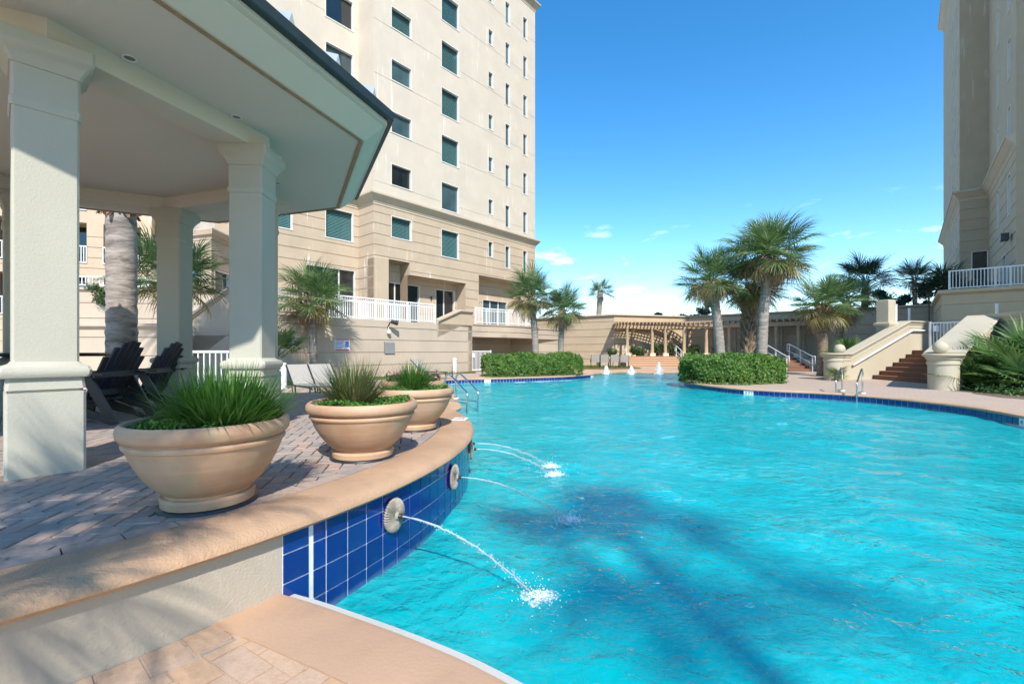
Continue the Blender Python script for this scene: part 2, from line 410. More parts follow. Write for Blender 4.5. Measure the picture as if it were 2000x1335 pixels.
def deck_mat():
    t = NT('deck_pavers'); co = t.coord(rot=(0, 0, .7))
    br = t.new('ShaderNodeTexBrick'); t.l.new(co, br.inputs['Vector'])
    br.inputs['Scale'].default_value = 1.0; br.inputs['Brick Width'].default_value = .24; br.inputs['Row Height'].default_value = .12; br.inputs['Mortar Size'].default_value = .006
    br.inputs['Color1'].default_value = (.48, .36, .28, 1); br.inputs['Color2'].default_value = (.43, .33, .26, 1); br.inputs['Mortar'].default_value = (.36, .27, .20, 1)
    k = t.mix(t.math('MULTIPLY', t.ramp(t.noise(.7, 6), [(.4, 0), (.75, 1)]), .35), br.outputs['Color'], (.44, .33, .26))
    t.col(k); t.set(Roughness=.85); t.bump(br.outputs['Fac'], -.4, .005); MT['deck_pavers'] = t.m
deck_mat()
plain('ground_sand', (.46, .40, .30), .95, 0, .25, .2)

def water_mat():
    t = NT('pool_water'); co = t.coord((1, 1, 1))
    n1 = t.noise(1.3, 3, co, .5, .6); n2 = t.noise(6.5, 3, t.coord((1, 1.15, 1), rot=(0, 0, .5)), .55, .35); n3 = t.noise(24, 3, t.coord((1, 1.1, 1), rot=(0, 0, -.4)), .55, .2)
    hgt = t.math('ADD', t.math('ADD', t.math('MULTIPLY', n1, 1.0), t.math('MULTIPLY', n2, .55)), t.math('MULTIPLY', n3, .22))
    def bmp(h, d):
        x = t.new('ShaderNodeBump'); x.inputs['Strength'].default_value = 1.0; x.inputs['Distance'].default_value = d; t.l.new(h, x.inputs['Height']); return x.outputs[0]
    soft = bmp(t.math('ADD', n1, t.math('MULTIPLY', n2, .55)), .05); sharp = bmp(hgt, .075)
    df = t.new('ShaderNodeBsdfDiffuse'); bubble_light = t.math('MULTIPLY', t.ramp(t.noise(.55, 3, t.coord((1, 1, 1)), .6, 1.5), [(.42, 0), (.70, 1)]), t.ramp(t.noise(7.5, 4, t.coord((1, 1.5, 1), rot=(0, 0, .3)), .65, .6), [(.40, 0), (.68, 1)]))  # paler mottling painted into the colour: bubbles and the play of rippled sunlight
    t.l.new(t.mix(bubble_light, (.0, .50, .545), (.09, .70, .72)), df.inputs['Color']); t.l.new(soft, df.inputs['Normal'])
    tr = t.new('ShaderNodeBsdfTransparent'); tr.inputs[0].default_value = (.35, .95, 1, 1)
    body = t.new('ShaderNodeMixShader'); gp = t.new('ShaderNodeNewGeometry'); sy = t.new('ShaderNodeSeparateXYZ'); t.l.new(gp.outputs['Position'], sy.inputs[0]); dy = t.new('ShaderNodeMapRange'); dy.inputs['From Min'].default_value = 19; dy.inputs['From Max'].default_value = 28; dy.inputs['To Min'].default_value = .32; dy.inputs['To Max'].default_value = .8; t.l.new(sy.outputs['Y'], dy.inputs['Value']); t.l.new(dy.outputs[0], body.inputs[0]); t.l.new(df.outputs[0], body.inputs[1]); t.l.new(tr.outputs[0], body.inputs[2])
    gl = t.new('ShaderNodeBsdfGlossy'); gl.inputs['Roughness'].default_value = .035; t.l.new(sharp, gl.inputs['Normal'])
    fr = t.new('ShaderNodeFresnel'); fr.inputs['IOR'].default_value = 1.33; t.l.new(sharp, fr.inputs['Normal'])
    mixn = t.new('ShaderNodeMixShader'); t.l.new(fr.outputs[0], mixn.inputs[0]); t.l.new(body.outputs[0], mixn.inputs[1]); t.l.new(gl.outputs[0], mixn.inputs[2]); t.l.new(mixn.outputs[0], t.out.inputs[0]); MT['pool_water'] = t.m
water_mat()
def drops():
    t = NT('water_drops'); t.col((.82, .93, .97)); t.set(Roughness=.08, IOR=1.33); t.b.inputs['Transmission Weight'].default_value = .55; MT['water_drops'] = t.m
    t = NT('water_white'); t.col((.90, .95, .97)); t.set(Roughness=.4); MT['water_white'] = t.m
    t = NT('water_foam'); t.col((.85, .94, .96)); t.set(Roughness=.6)
    tr = t.new('ShaderNodeBsdfTransparent'); mixn = t.new('ShaderNodeMixShader'); n = t.noise(34, 4)
    gr = t.new('ShaderNodeVectorMath', operation='LENGTH'); t.l.new(t.coord((1, 1, .1)), gr.inputs[0]); rr_ = t.math('ADD', n, t.math('MULTIPLY', gr.outputs['Value'], 2.2)); t.l.new(t.ramp(rr_, [(.5, 0.0), (.8, 1.0)]), mixn.inputs[0]); t.l.new(t.b.outputs[0], mixn.inputs[1]); t.l.new(tr.outputs[0], mixn.inputs[2]); t.l.new(mixn.outputs[0], t.out.inputs[0]); MT['water_foam'] = t.m
drops()
# ---------------------------------------------------------------- ground, pool, deck
DZ = .21                       # lower deck level (water is z = 0)
m = MB(); m.quad((-2500, -2500, -2.4), (2500, -2500, -2.4), (2500, 2500, -2.4), (-2500, 2500, -2.4))
tag(m.build('ground', MT['ground_sand']), kind='structure')

pool_ctrl = [(-1.55, 2.56), (-.895, 2.23), (-.36, 1.955), (.06, 1.68), (.9, 1.0), (2.2, .05), (3.6, -.9), (5.5, -1.8), (7.5, -1.6), (9, -.2), (9.4, 2), (9.2, 4.5), (9.3, 6.8),
    (9.8, 8.67), (10.2, 10.0), (10.2, 11.3), (9.85, 12.5), (9.2, 13.5), (8.2, 14.3), (7.5, 15.1), (7.15, 16.2), (7.0, 17.6), (7.1, 19.0), (7.6, 20.4), (8.8, 21.6), (10.5, 22.6), (12.2, 24),
    (13, 26), (12.6, 28.5), (11, 30), (8, 30.3), (5.6, 29.8), (4.6, 28), (4.6, 26), (4.4, 24.6), (3.76, 23.6), (2.5, 22.3), (1.5, 21.75), (0, 21.0), (-1.5, 20.4), (-2.9, 19.7), (-3.6, 18.2), (-3.3, 16),
    (-1.9, 13.7), (-1.3, 10.9), (-1.2, 9.8), (-1.9, 8.7), (-3.0, 7.8), (-3.9, 5.6), (-3.0, 3.6)]
POOL = [Vector((p.x, p.y)) for p in catmull([(x, y, 0) for x, y in pool_ctrl], 5, True)]
NP = len(POOL)
def is_beach(p): return p.y > 25.6
def is_near(p): return p.y < 2.75 and p.x < 3.2
def offset_loop(P, off):
    out = []; n = len(P)
    for i in range(n):
        a = (P[i] - P[i - 1]).normalized(); b = (P[(i + 1) % n] - P[i]).normalized()
        mt = Vector((a.y + b.y, -a.x - b.x)).normalized(); out.append(P[i] + mt * off[i])
    return out
offs = [2.2 if is_beach(p) else ((.36 if is_near(p) else .32)) for p in POOL]
for _ in range(6): offs = [(offs[i - 1] + offs[i] + offs[(i + 1) % NP]) / 3 if not is_near(POOL[i]) else .36 for i in range(NP)]
HOLE = offset_loop(POOL, offs)
outer = [(-45, -16), (60, -16), (60, 75), (-45, 75)]
pts = [Vector((x, y, DZ)) for x, y in outer] + [Vector((p.x, p.y, DZ)) for p in HOLE]
tris = mgeo.tessellate_polygon([pts[:4], pts[4:]])
me = bpy.data.meshes.new('pool_deck'); me.from_pydata([tuple(p) for p in pts], [], [tuple(t) for t in tris]); me.materials.append(MT['deck_pavers'])
deck = tag(obj('pool_deck', me), kind='structure')

# coping round the pool and the sloping beach entry
cop = MB(); bea = MB(); strip = MB()
def prof_at(i):
    p, w = POOL[i], offs[i]
    if is_near(p): return [(.035, .17), (.028, .197), (.038, .212), (.07, .220), (w, .219), (w, .17)]
    return [(-.02, .155), (-.032, .18), (-.02, .205), (.03, .220), (w, .219), (w, .17)]
NRM = []
for i in range(NP):
    a = (POOL[i] - POOL[i - 1]).normalized(); b = (POOL[(i + 1) % NP] - POOL[i]).normalized(); NRM.append(Vector((a.y + b.y, -a.x - b.x)).normalized())
for i in range(NP):
    j = (i + 1) % NP
    if is_beach(POOL[i]) or is_beach(POOL[j]):
        bea.quad((*(POOL[i] - NRM[i] * .4), -.10), (*(POOL[j] - NRM[j] * .4), -.10), (*HOLE[j], DZ), (*HOLE[i], DZ)); continue
    pi, pj = prof_at(i), prof_at(j)
    vs = [(*(POOL[i] + NRM[i] * o), z) for o, z in pi] + [(*(POOL[j] + NRM[j] * o), z) for o, z in pj]; k = len(pi)
    cop.add(vs, [(q, k + q, k + q + 1, q + 1) for q in range(k - 1)])
    if is_near(POOL[i]) and is_near(POOL[j]):
        pr = [(-.03, .155), (-.03, .18), (-.024, .187), (.06, .190)]
        vs = [(*(POOL[i] + NRM[i] * o), z) for o, z in pr] + [(*(POOL[j] + NRM[j] * o), z) for o, z in pr]; strip.add(vs, [(q, 4 + q, 5 + q, q + 1) for q in range(3)])
tag(cop.build('pool_coping', MT['deck_coping'], smooth=True, auto=40), kind='structure')
tag(strip.build('pool_ledge', MT['concrete_white'], smooth=True, auto=40), kind='structure')
tag(bea.build('beach_entry', MT['deck_coping'], smooth=True), kind='structure')
# basin
bas = MB()
for i in range(NP):
    j = (i + 1) % NP; bas.quad((*POOL[i], -1.35), (*POOL[j], -1.35), (*POOL[j], .16 if not is_beach(POOL[j]) else -.05), (*POOL[i], .16 if not is_beach(POOL[i]) else -.05))
basin = tag(bas.build('pool_wall', MT['grout'], smooth=True), kind='structure')
fl = MB(); xs = np.arange(-4, 14.1, .75); ys = np.arange(-3, 31.5, .75)
def floor_z(x, y): return -1.25 if y < 18 else -1.25 + (min(y, 30) - 18) / 12 * 1.15
for a in range(len(xs) - 1):
    for b in range(len(ys) - 1):
        q = [(xs[a], ys[b]), (xs[a + 1], ys[b]), (xs[a + 1], ys[b + 1]), (xs[a], ys[b + 1])]
        if any(inside(p, POOL) for p in q): fl.quad(*[(x, y, floor_z(x, y)) for x, y in q])
tag(fl.build('pool_floor', MT['pool_plaster'], smooth=True), kind='structure')

bn = MB()
for i in range(NP):
    j = (i + 1) % NP
    if POOL[i].x > 8.6 and 5.5 < POOL[i].y < 11.5:
        a_, b_, c_, d_ = POOL[i], POOL[j], POOL[j] - NRM[j] * .55, POOL[i] - NRM[i] * .55
        bn.quad((*a_, -.22), (*b_, -.22), (*c_, -.24), (*d_, -.24)); bn.quad((*d_, -.24), (*c_, -.24), (*c_, -1.3), (*d_, -1.3))
tag(bn.build('pool_bench', MT['concrete_white'], smooth=False), kind='structure')
# water surface: real waves, finer close to the camera
TC = Vector((-5.03, 4.72)); TR = 4.55; TZ = .60
def water():
    rng = np.random.default_rng(3)
    waves = []
    for lam, amp, n in ((3.1, .030, 5), (1.3, .014, 7), (.55, .0055, 9), (.24, .0018, 9)):
        for _ in range(n):
            a = rng.uniform(0, 6.28); waves.append((2 * np.pi / lam / rng.uniform(.75, 1.3) * np.cos(a), 2 * np.pi / lam / rng.uniform(.75, 1.3) * np.sin(a), rng.uniform(0, 6.28), amp * rng.uniform(.5, 1)))
    src = [(0.0, 2.5), (.3, 3.75), (.25, 4.9), (.2, 5.65)]
    Z = lambda X, Y: sum(w[3] * np.sin(w[0] * X + w[1] * Y + w[2] + .8 * np.sin(.7 * X + .5 * Y)) for w in waves) / np.sqrt(5) + sum(.010 * np.exp(-np.hypot(X - a, Y - b) / .55) * np.cos(np.hypot(X - a, Y - b) * 30) for a, b in src)
    px = np.array([p.x for p in POOL]); py = np.array([p.y for p in POOL])
    def inpoly(X, Y):
        r = np.zeros(X.shape, bool)
        for i in range(NP):
            x1, y1, x2, y2 = px[i], py[i], px[i - 1], py[i - 1]
            if y1 == y2: continue
            r ^= ((y1 > Y) != (y2 > Y)) & (X < (x2 - x1) * (Y - y1) / (y2 - y1) + x1)
        return r
    V = []; Fc = []; base = 0
    for (y0, y1, st) in ((-2.5, 7.0, .05), (7.0, 14.0, .1), (14.0, 31.0, .2)):
        xs = np.arange(-4.2, 14, st); ys = np.arange(y0, y1 + st * .5, st)
        X, Y = np.meshgrid(xs, ys, indexing='ij'); H = Z(X, Y)
        if y0 > -2: H[:, 0] *= 1
        keep = inpoly(X, Y); e = keep.copy()
        e[1:] |= keep[:-1]; e[:-1] |= keep[1:]; e[:, 1:] |= keep[:, :-1]; e[:, :-1] |= keep[:, 1:]
        cell = e[:-1, :-1] & e[1:, :-1] & e[1:, 1:] & e[:-1, 1:]
        idx = np.arange(X.size).reshape(X.shape); ii, jj = np.nonzero(cell)
        f = np.stack([idx[ii, jj], idx[ii + 1, jj], idx[ii + 1, jj + 1], idx[ii, jj + 1]], 1)
        used = np.unique(f); remap = -np.ones(X.size, int); remap[used] = np.arange(len(used)) + base
        V.append(np.stack([X.ravel()[used], Y.ravel()[used], H.ravel()[used]], 1)); Fc.append(remap[f]); base += len(used)
    V = np.concatenate(V); Fc = np.concatenate(Fc)
    me = bpy.data.meshes.new('water'); me.from_pydata(V.tolist(), [], Fc.tolist()); me.polygons.foreach_set('use_smooth', [True] * len(me.polygons))
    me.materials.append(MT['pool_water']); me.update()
    return tag(obj('water', me), kind='structure')
water()

# waterline tiles of the pool, one by one
def tile_mesh(name, w, h, mat, t=.007, b=.0025):
    mm = MB(); mm.cbox((0, 0, 0), (w, 0, 0), (0, h, 0), t, b); return mm.mesh(name, MT[mat])
TILE = tile_mesh('tile', .142, .148, 'tile_blue'); TILEW = tile_mesh('tile', .142, .148, 'sign_white')
def place_tile(me, pos, out, parent, name='tile'):
    z = Vector((out.x, out.y, 0)); y = Vector((0, 0, 1)); x = y.cross(z)
    o = obj(name, me, parent); M4 = Matrix((x, y, z)).transposed().to_4x4(); M4.translation = Vector(pos) - (wloc(parent) if parent else Vector()); o.matrix_local = M4; return o
def text_obj(s, size, mat, parent, mtx, name='lettering', align='CENTER', thick=.0):
    cu = bpy.data.curves.new(name, 'FONT'); cu.body = s; cu.size = size; cu.align_x = align; cu.align_y = 'CENTER'; cu.extrude = thick; cu.resolution_u = 3
    tmp = bpy.data.objects.new('tmp', cu); COL.objects.link(tmp); dg = bpy.context.evaluated_depsgraph_get()
    me = bpy.data.meshes.new_from_object(tmp.evaluated_get(dg)); bpy.data.objects.remove(tmp); me.materials.clear(); me.materials.append(MT[mat])
    o = obj(name, me, parent); o.matrix_local = mtx; return o
cum = [0.0]
for i in range(NP): cum.append(cum[-1] + (POOL[(i + 1) % NP] - POOL[i]).length)
def at_len(s):
    s %= cum[-1]
    i = max(k for k in range(NP) if cum[k] <= s); t = (s - cum[i]) / max(1e-6, cum[i + 1] - cum[i]); j = (i + 1) % NP
    p = POOL[i].lerp(POOL[j], t); d = (POOL[j] - POOL[i]).normalized(); return p, Vector((-d.y, d.x))
marks = 0; prevw = None
s = 0.0
while s < cum[-1] - .1:
    p, inn = at_len(s + .076); u = CX + F * p.x / p.y if p.y > .2 else 9999
    vis = (p.y > 7.5 and p.x > 6.9 and p.y < 18.5) or (p.y > 19.3 and p.y < 24.2 and -3.1 < p.x < 4.6) or (p.y < 2.6 and -1.2 < p.x < 1.4)
    if vis and (p - TC).length > TR:
        lab = None
        if p.x > 6.9 and 1449 < u < 1468: lab = 'FT' if prevw == '3' else '3'
        if p.x > 6.9 and u < 1449: lab = None
        if p.x > 6.9 and 1986 < u < 2012: lab = '4'
        if p.y > 19.3 and 946 < u < 958: lab = 'x'
        if p.x > 6.9 and 1449 < u < 1468: # travelling away from the camera, the mark reads right to left
            lab = '3' if prevw == 'FT' else 'FT'
        t = place_tile(TILEW if lab else TILE, (p.x + inn.x * .003, p.y + inn.y * .003, .078), inn, basin)
        if lab and lab != 'x':
            text_obj(lab, .135, 'ink', t, Matrix.Translation((0, 0, .0085)))
        prevw = lab
    s += .152

# ---------------------------------------------------------------- the round raised terrace
def arc(a0, a1, r, n): return [(TC.x + r * math.cos(rad(a0 + (a1 - a0) * i / n)), TC.y + r * math.sin(rad(a0 + (a1 - a0) * i / n))) for i in range(n + 1)]
A0, A1 = -32.0, 52.0
tw = thing('terrace_wall', 'curved terrace edge wall with blue tiles and rounded tan coping above the pool', 'wall', (TC.x, TC.y, 0))
m = MB(); m.sweep(arc(A0, A1 - 360, TR, 140)[::-1], [(0, -.3), (0, .54)], capends=False); m.build('stucco_face', MT['terrace_stucco'], tw, True)
m = MB(); m.sweep(arc(A0, A1, TR, 60), [(0, -1.35), (0, .54)], capends=False); m.build('grout_face', MT['grout'], tw, True)
m = MB(); m.sweep(arc(0, 360, TR, 180)[:-1], [(-.31, .50), (-.31, .599), (-.30, .604), (-.10, .607), (-.02, .603), (.035, .590), (.062, .565), (.066, .545), (.05, .528), (.012, .522), (-.05, .522)], closed=True)
m.build('coping', MT['coping_tan'], tw, True, 50)
rows = [(.520, .412), (.409, .260), (.257, .108), (.105, -.044)]
cols = [(.152, 0)]; pos = .152 + .022; cols.append((.085, pos)); pos += .085
while pos < rad(A1 - A0) * TR: cols.append((.152, pos)); pos += .152
TM = {}
for w, a in cols:
    for z1, z0 in rows:
        k = (round(w, 3), round(z1 - z0, 3))
        if k not in TM: TM[k] = tile_mesh('tile', w - .0085, z1 - z0 - .005, 'tile_blue', .006)
        ang = rad(A0) + (a + w / 2) / TR; o = Vector((math.cos(ang), math.sin(ang)))
        place_tile(TM[k], (TC.x + o.x * (TR + .0005), TC.y + o.y * (TR + .0005), (z0 + z1) / 2), o, tw)

# pavers of the terrace, herringbone, and its stretcher border
tfloor = MB(); tfloor.prism(arc(0, 360, TR - .25, 120)[:-1], .40, .585)
tfloor = tag(tfloor.build('terrace_floor', MT['soil']), kind='structure')
def herring(region, W=.1, rot=.0, org=(0, 0)):
    out = []; ca, sa = math.cos(rot), math.sin(rot); n = 90
    for k in range(-n, n):
        for mm_ in range(-n // 2, n // 2):
            bx, by = k + 2 * mm_, k - 2 * mm_
            if abs(bx) > 92 or abs(by) > 92: continue
            for (x, y, lx, ly) in ((bx, by, 2, 1), (bx + 2, by - 1, 1, 2)):
                cx_, cy_ = (x + lx / 2) * W, (y + ly / 2) * W; X, Y = org[0] + cx_ * ca - cy_ * sa, org[1] + cx_ * sa + cy_ * ca
                if region(X, Y): out.append((X, Y, rot + (0 if lx == 2 else math.pi / 2)))
    return out
PAV = MB().cbox((0, 0, 0), (.192, 0, 0), (0, .092, 0), .06, .006).mesh('paver', MT['paver_mix'])
RI = TR - .31 - .006 - .105
items = []     # (dist, kind, data)
for X, Y, a in herring(lambda x, y: (x - TC.x) ** 2 + (y - TC.y) ** 2 < (RI + .09) ** 2, rot=rad(12), org=(TC.x, TC.y)):
    v = Vector((X, Y)) - TC; d = v.length
    ax = Vector((math.cos(a), math.sin(a))) * .096; ay = Vector((-math.sin(a), math.cos(a))) * .046; p0 = Vector((X, Y))
    poly = [p0 - ax - ay, p0 + ax - ay, p0 + ax + ay, p0 - ax + ay]
    if max((q - TC).length for q in poly) > RI - .004:
        n = v.normalized(); poly = clip_half(poly, TC + n * (RI - .004), n)
        if len(poly) < 3: continue
        items.append((X, Y, poly, None))
    else: items.append((X, Y, poly, a))
nb = int(2 * math.pi * (RI + .05) / .203)
for i in range(nb):
    a0 = 2 * math.pi * i / nb; a1 = a0 + 2 * math.pi / nb - .006 / RI
    r0, r1 = RI + .002, RI + .104
    poly = [TC + Vector((math.cos(t), math.sin(t))) * r for r, t in ((r0, a0), (r1, a0), (r1, (a0 + a1) / 2), (r1, a1), (r0, a1), (r0, (a0 + a1) / 2))]
    c = TC + Vector((math.cos((a0 + a1) / 2), math.sin((a0 + a1) / 2))) * (RI + .05); items.append((c.x, c.y, poly, None))
def seen(x, y, z, mg=40):
    if y < .3: return False
    u = CX + F * x / y; v = HZ + (EYE - z) * F / y; return -mg < u < 2000 + mg and v < 1335 + mg
items.sort(key=lambda t: (not seen(t[0], t[1], TZ), math.hypot(t[0], t[1])))
rest = MB()
for n, (X, Y, poly, a) in enumerate(items):
    dz = R.uniform(-.002, .002)
    if n < 300:
        if a is not None: obj('paver', PAV, tfloor, (X, Y, .54 + dz), (R.uniform(-.01, .01), R.uniform(-.01, .01), a))
        else:
            mm_ = MB(); mm_.prism(poly, .55, .600 + dz, False); mm_.build('paver', MT['paver_mix'], tfloor)
    else: rest.prism(poly, .55, .600 + dz, False)
tag(rest.build('paver_field', MT['paver_mix'], tfloor), kind='stuff')

# larger tan stones of the lower deck at the foot of the wall
for i in range(26):
    a0 = rad(-76 + i * 1.75); a1 = a0 + rad(1.75) - .012 / TR; am = (a0 + a1) / 2; w = R.uniform(-.01, .02)
    c = TC + Vector((math.cos(am), math.sin(am))) * (TR + .1)
    if (c - Vector((-1.28, 2.03))).dot(Vector((.46, .89))) > -.02: continue
    poly = [TC + Vector((math.cos(t), math.sin(t))) * r for r, t in ((TR + .006, a0), (TR + .175 + w, a0), (TR + .175 + w, a1), (TR + .006, a1))]
    mm_ = MB(); mm_.prism(poly, DZ - .03, DZ + .006 + R.uniform(-.001, .002), False); mm_.build('paver', MT['paver_tan'], deck)
seam_o, seam_n = Vector((-1.345, 2.126)), Vector((.52, .855))
for X, Y, a in herring(lambda x, y: -2.6 < x < .9 and .2 < y < 2.2, W=.12, rot=rad(-32), org=(-1.2, 1.8)):
    p0 = Vector((X, Y)); ax = Vector((math.cos(a), math.sin(a))) * .116; ay = Vector((-math.sin(a), math.cos(a))) * .056
    poly = [p0 - ax - ay, p0 + ax - ay, p0 + ax + ay, p0 - ax + ay]
    v = p0 - TC; n = -v.normalized(); poly = clip_half(poly, TC + v.normalized() * (TR + .205), n)
    if len(poly) < 3: continue
    dmin = min(range(NP), key=lambda i: (HOLE[i] - p0).length); hn = -NRM[dmin]
    poly = clip_half(poly, HOLE[dmin] + NRM[dmin] * .008, hn)
    if len(poly) < 3 or abs(sum(poly[i].x * poly[i - 1].y - poly[i - 1].x * poly[i].y for i in range(len(poly)))) < .002: continue
    mm_ = MB(); mm_.prism(poly, DZ - .03, DZ + .005 + R.uniform(-.001, .002), False); mm_.build('paver', MT['paver_tan'], deck)

# depth sign set in the coping
a = rad(13); c = TC + Vector((math.cos(a), math.sin(a))) * (TR - .13); er_ = Vector((math.cos(a), math.sin(a), 0)); et_ = Vector((-math.sin(a), math.cos(a), 0))
c = Vector((*G(899, 818, .608), .608)); er_ = Vector((.99, -.1, 0)).normalized(); et_ = Vector((.1, .99, 0)).normalized()
sg = thing('pool_edge_sign', 'small white no diving plaque set in the tan terrace coping', 'sign', c)
m = MB(); m.cbox(c, er_ * .17, et_ * .22, .005, .002); m.build('plaque', MT['sign_white'], sg)
m = MB(); cc = c + Vector((0, 0, .0062))
def flat(m, pts): m.add([tuple(cc + er_ * x + et_ * y) for x, y in pts], [tuple(range(len(pts)))])
flat(m, [(-.06, .05), (-.035, .07), (-.01, .062), (-.012, .05), (-.035, .055)]); flat(m, [(-.01, .055), (.04, .03), (.04, .02), (-.01, .045)])
flat(m, [(.035 + .016 * math.cos(t), .04 + .02 * math.sin(t)) for t in np.linspace(0, 6.28, 12)[:-1]])
for k in range(3): flat(m, [(-.06 + k * .042, -.035), (-.06 + k * .042, -.015), (-.032 + k * .042, -.015), (-.032 + k * .042, -.035)])
flat(m, [(-.06, -.075), (-.06, -.06), (.055, -.06), (.055, -.075)]); m.build('print', MT['ink'], sg)

# ---------------------------------------------------------------- gazebo
GZ0 = rad(3.8)
gz = thing('gazebo', 'octagonal cream gazebo with square columns and dark metal roof on the terrace', 'gazebo', (TC.x, TC.y, TZ))
def octo(r): return [(TC.x + r * math.cos(GZ0 + k * math.pi / 4), TC.y + r * math.sin(GZ0 + k * math.pi / 4)) for k in range(8)]
RC = 2.25
for k in range(8):
    a = GZ0 + k * math.pi / 4; c = (TC.x + RC * math.cos(a), TC.y + RC * math.sin(a), TZ)
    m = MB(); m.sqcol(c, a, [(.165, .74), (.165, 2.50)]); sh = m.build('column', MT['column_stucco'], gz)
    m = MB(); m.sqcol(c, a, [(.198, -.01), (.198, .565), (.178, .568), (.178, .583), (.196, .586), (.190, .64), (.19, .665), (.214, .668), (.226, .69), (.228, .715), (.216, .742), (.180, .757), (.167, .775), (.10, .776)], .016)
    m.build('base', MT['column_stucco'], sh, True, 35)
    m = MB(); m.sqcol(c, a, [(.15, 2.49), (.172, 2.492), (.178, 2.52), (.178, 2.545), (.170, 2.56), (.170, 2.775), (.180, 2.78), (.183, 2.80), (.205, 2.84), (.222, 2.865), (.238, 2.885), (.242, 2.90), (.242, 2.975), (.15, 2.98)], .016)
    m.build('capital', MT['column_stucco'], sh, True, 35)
Z0 = 3.745
m = MB(); m.sweep(octo(RC), [(-.16, Z0 + .05), (-.16, 3.58), (-.155, 3.575), (.155, 3.575), (.16, 3.58), (.16, Z0 + .05)], closed=True); m.build('beam', MT['gazebo_paint'], gz)
m = MB(); m.add([(x, y, Z0) for x, y in octo(3.40)], [tuple(range(8))]); m.build('ceiling', MT['ceiling_paint'], gz)
E = (3.40 - RC) * math.cos(math.pi / 8)
m = MB(); m.sweep(octo(RC), [(E - .03, Z0 - .001), (E - .03, Z0 - .012), (E + .012, Z0 - .012), (E + .012, Z0 + .02)], closed=True); m.build('soffit_trim', MT['rust_line'], gz)
m = MB(); m.sweep(octo(RC), [(E + .012, Z0 - .006), (E + .03, Z0 - .004), (E + .06, Z0 + .02), (E + .21, Z0 + .15), (E + .21, Z0 + .165), (E + .25, Z0 + .175), (E + .25, Z0 + .25), (E + .20, Z0 + .25)], closed=True); m.build('fascia', MT['gazebo_paint'], gz)
m = MB(); m.sweep(octo(RC), [(E + .24, Z0 + .22), (E + .31, Z0 + .215), (E + .318, Z0 + .225), (E + .318, Z0 + .315), (E + .30, Z0 + .325), (-1.95, 5.45)], closed=True); roof = m.build('roof', MT['roof_metal'], gz)
for k in range(8):
    a0, a1 = [Vector(p) for p in octo(3.745)][k], [Vector(p) for p in octo(3.745)][(k + 1) % 8]
    t = (a1 - a0).normalized(); inn = Vector((-t.y, t.x)); L = (a1 - a0).length
    for q in range(1, 6):
        s_ = L * (q - .35) / 5.3; b = a0 + t * s_; run = min(2.9, min(s_, L - s_) * 2.2 + .1); zr = Z0 + .325; sl = (5.45 - zr) / 3.35
        mm_ = MB(); h = .075
        p = [(*(b - t * .03), zr - .01), (*(b + t * .03), zr - .01), (*b, zr + h)]; e = b + inn * run; p += [(*(e - t * .03), zr + run * sl), (*(e + t * .03), zr + run * sl), (*e, zr + run * sl + h)]
        mm_.add(p, [(0, 1, 2), (0, 3, 4, 1), (1, 4, 5, 2), (2, 5, 3, 0), (5, 4, 3)]); mm_.build('roof_seam', MT['seam_metal'], roof)
for (u, v) in ((253, 113), (462, 228), (541, 307), (541, 357)):
    Y = (Z0 - EYE) * F / (HZ - v); X = (u - CX) / F * Y
    m = MB(); m.lathe([(.048, 0), (.048, -.008), (.038, -.007), (.036, .0)], 20, (X, Y, Z0 - .001)); ring = m.build('downlight', MT['white_metal'], gz, True, 40)
    m = MB(); m.lathe([(.037, -.003), (.0005, -.002)], 16, (X, Y, Z0)); m.build('lens', MT['lamp_lens'], ring)
# ---------------------------------------------------------------- facades, walls, railings
def facade(m, O, D, N, a0, a1, z0, z1, opens=(), joints=(), jd=.03, jh=.035, rev=.22, dm=0):
    O, D, N = Vector(O), Vector(D), Vector(N)
    As = sorted(set([a0, a1] + [x for o in opens for x in o[:2] if a0 < x < a1])); Zs = [z0, z1]
    for o in opens: Zs += [z for z in o[2:4] if z0 < z < z1]
    for j in joints:
        if z0 < j - jh and j + jh < z1: Zs += [j - jh / 2, j + jh / 2]
    Zs = sorted(set(round(z, 4) for z in Zs))
    def P(a, z, d): q = O + D * a + N * d; return (q.x, q.y, z)
    dep = {}
    for i in range(len(As) - 1):
        for k in range(len(Zs) - 1):
            ac, zc = (As[i] + As[i + 1]) / 2, (Zs[k] + Zs[k + 1]) / 2
            if any(o[0] < ac < o[1] and o[2] < zc < o[3] for o in opens): dep[i, k] = None
            elif any(abs(zc - j) < jh / 2 for j in joints): dep[i, k] = -jd
            else: dep[i, k] = 0
    for (i, k), d in dep.items():
        x0, x1, y0, y1 = As[i], As[i + 1], Zs[k], Zs[k + 1]
        if d is not None: m.quad(P(x0, y0, d), P(x1, y0, d), P(x1, y1, d), P(x0, y1, d))
        dd = -rev if d is None else d
        e = dep.get((i, k + 1), d); e = -rev if e is None else e
        if e != dd: m.quad(P(x0, y1, dd), P(x1, y1, dd), P(x1, y1, e), P(x0, y1, e))
        e = dep.get((i + 1, k), d); e = -rev if e is None else e
        if e != dd: m.quad(P(x1, y0, dd), P(x1, y1, dd), P(x1, y1, e), P(x1, y0, e))
    return m
WM = {}
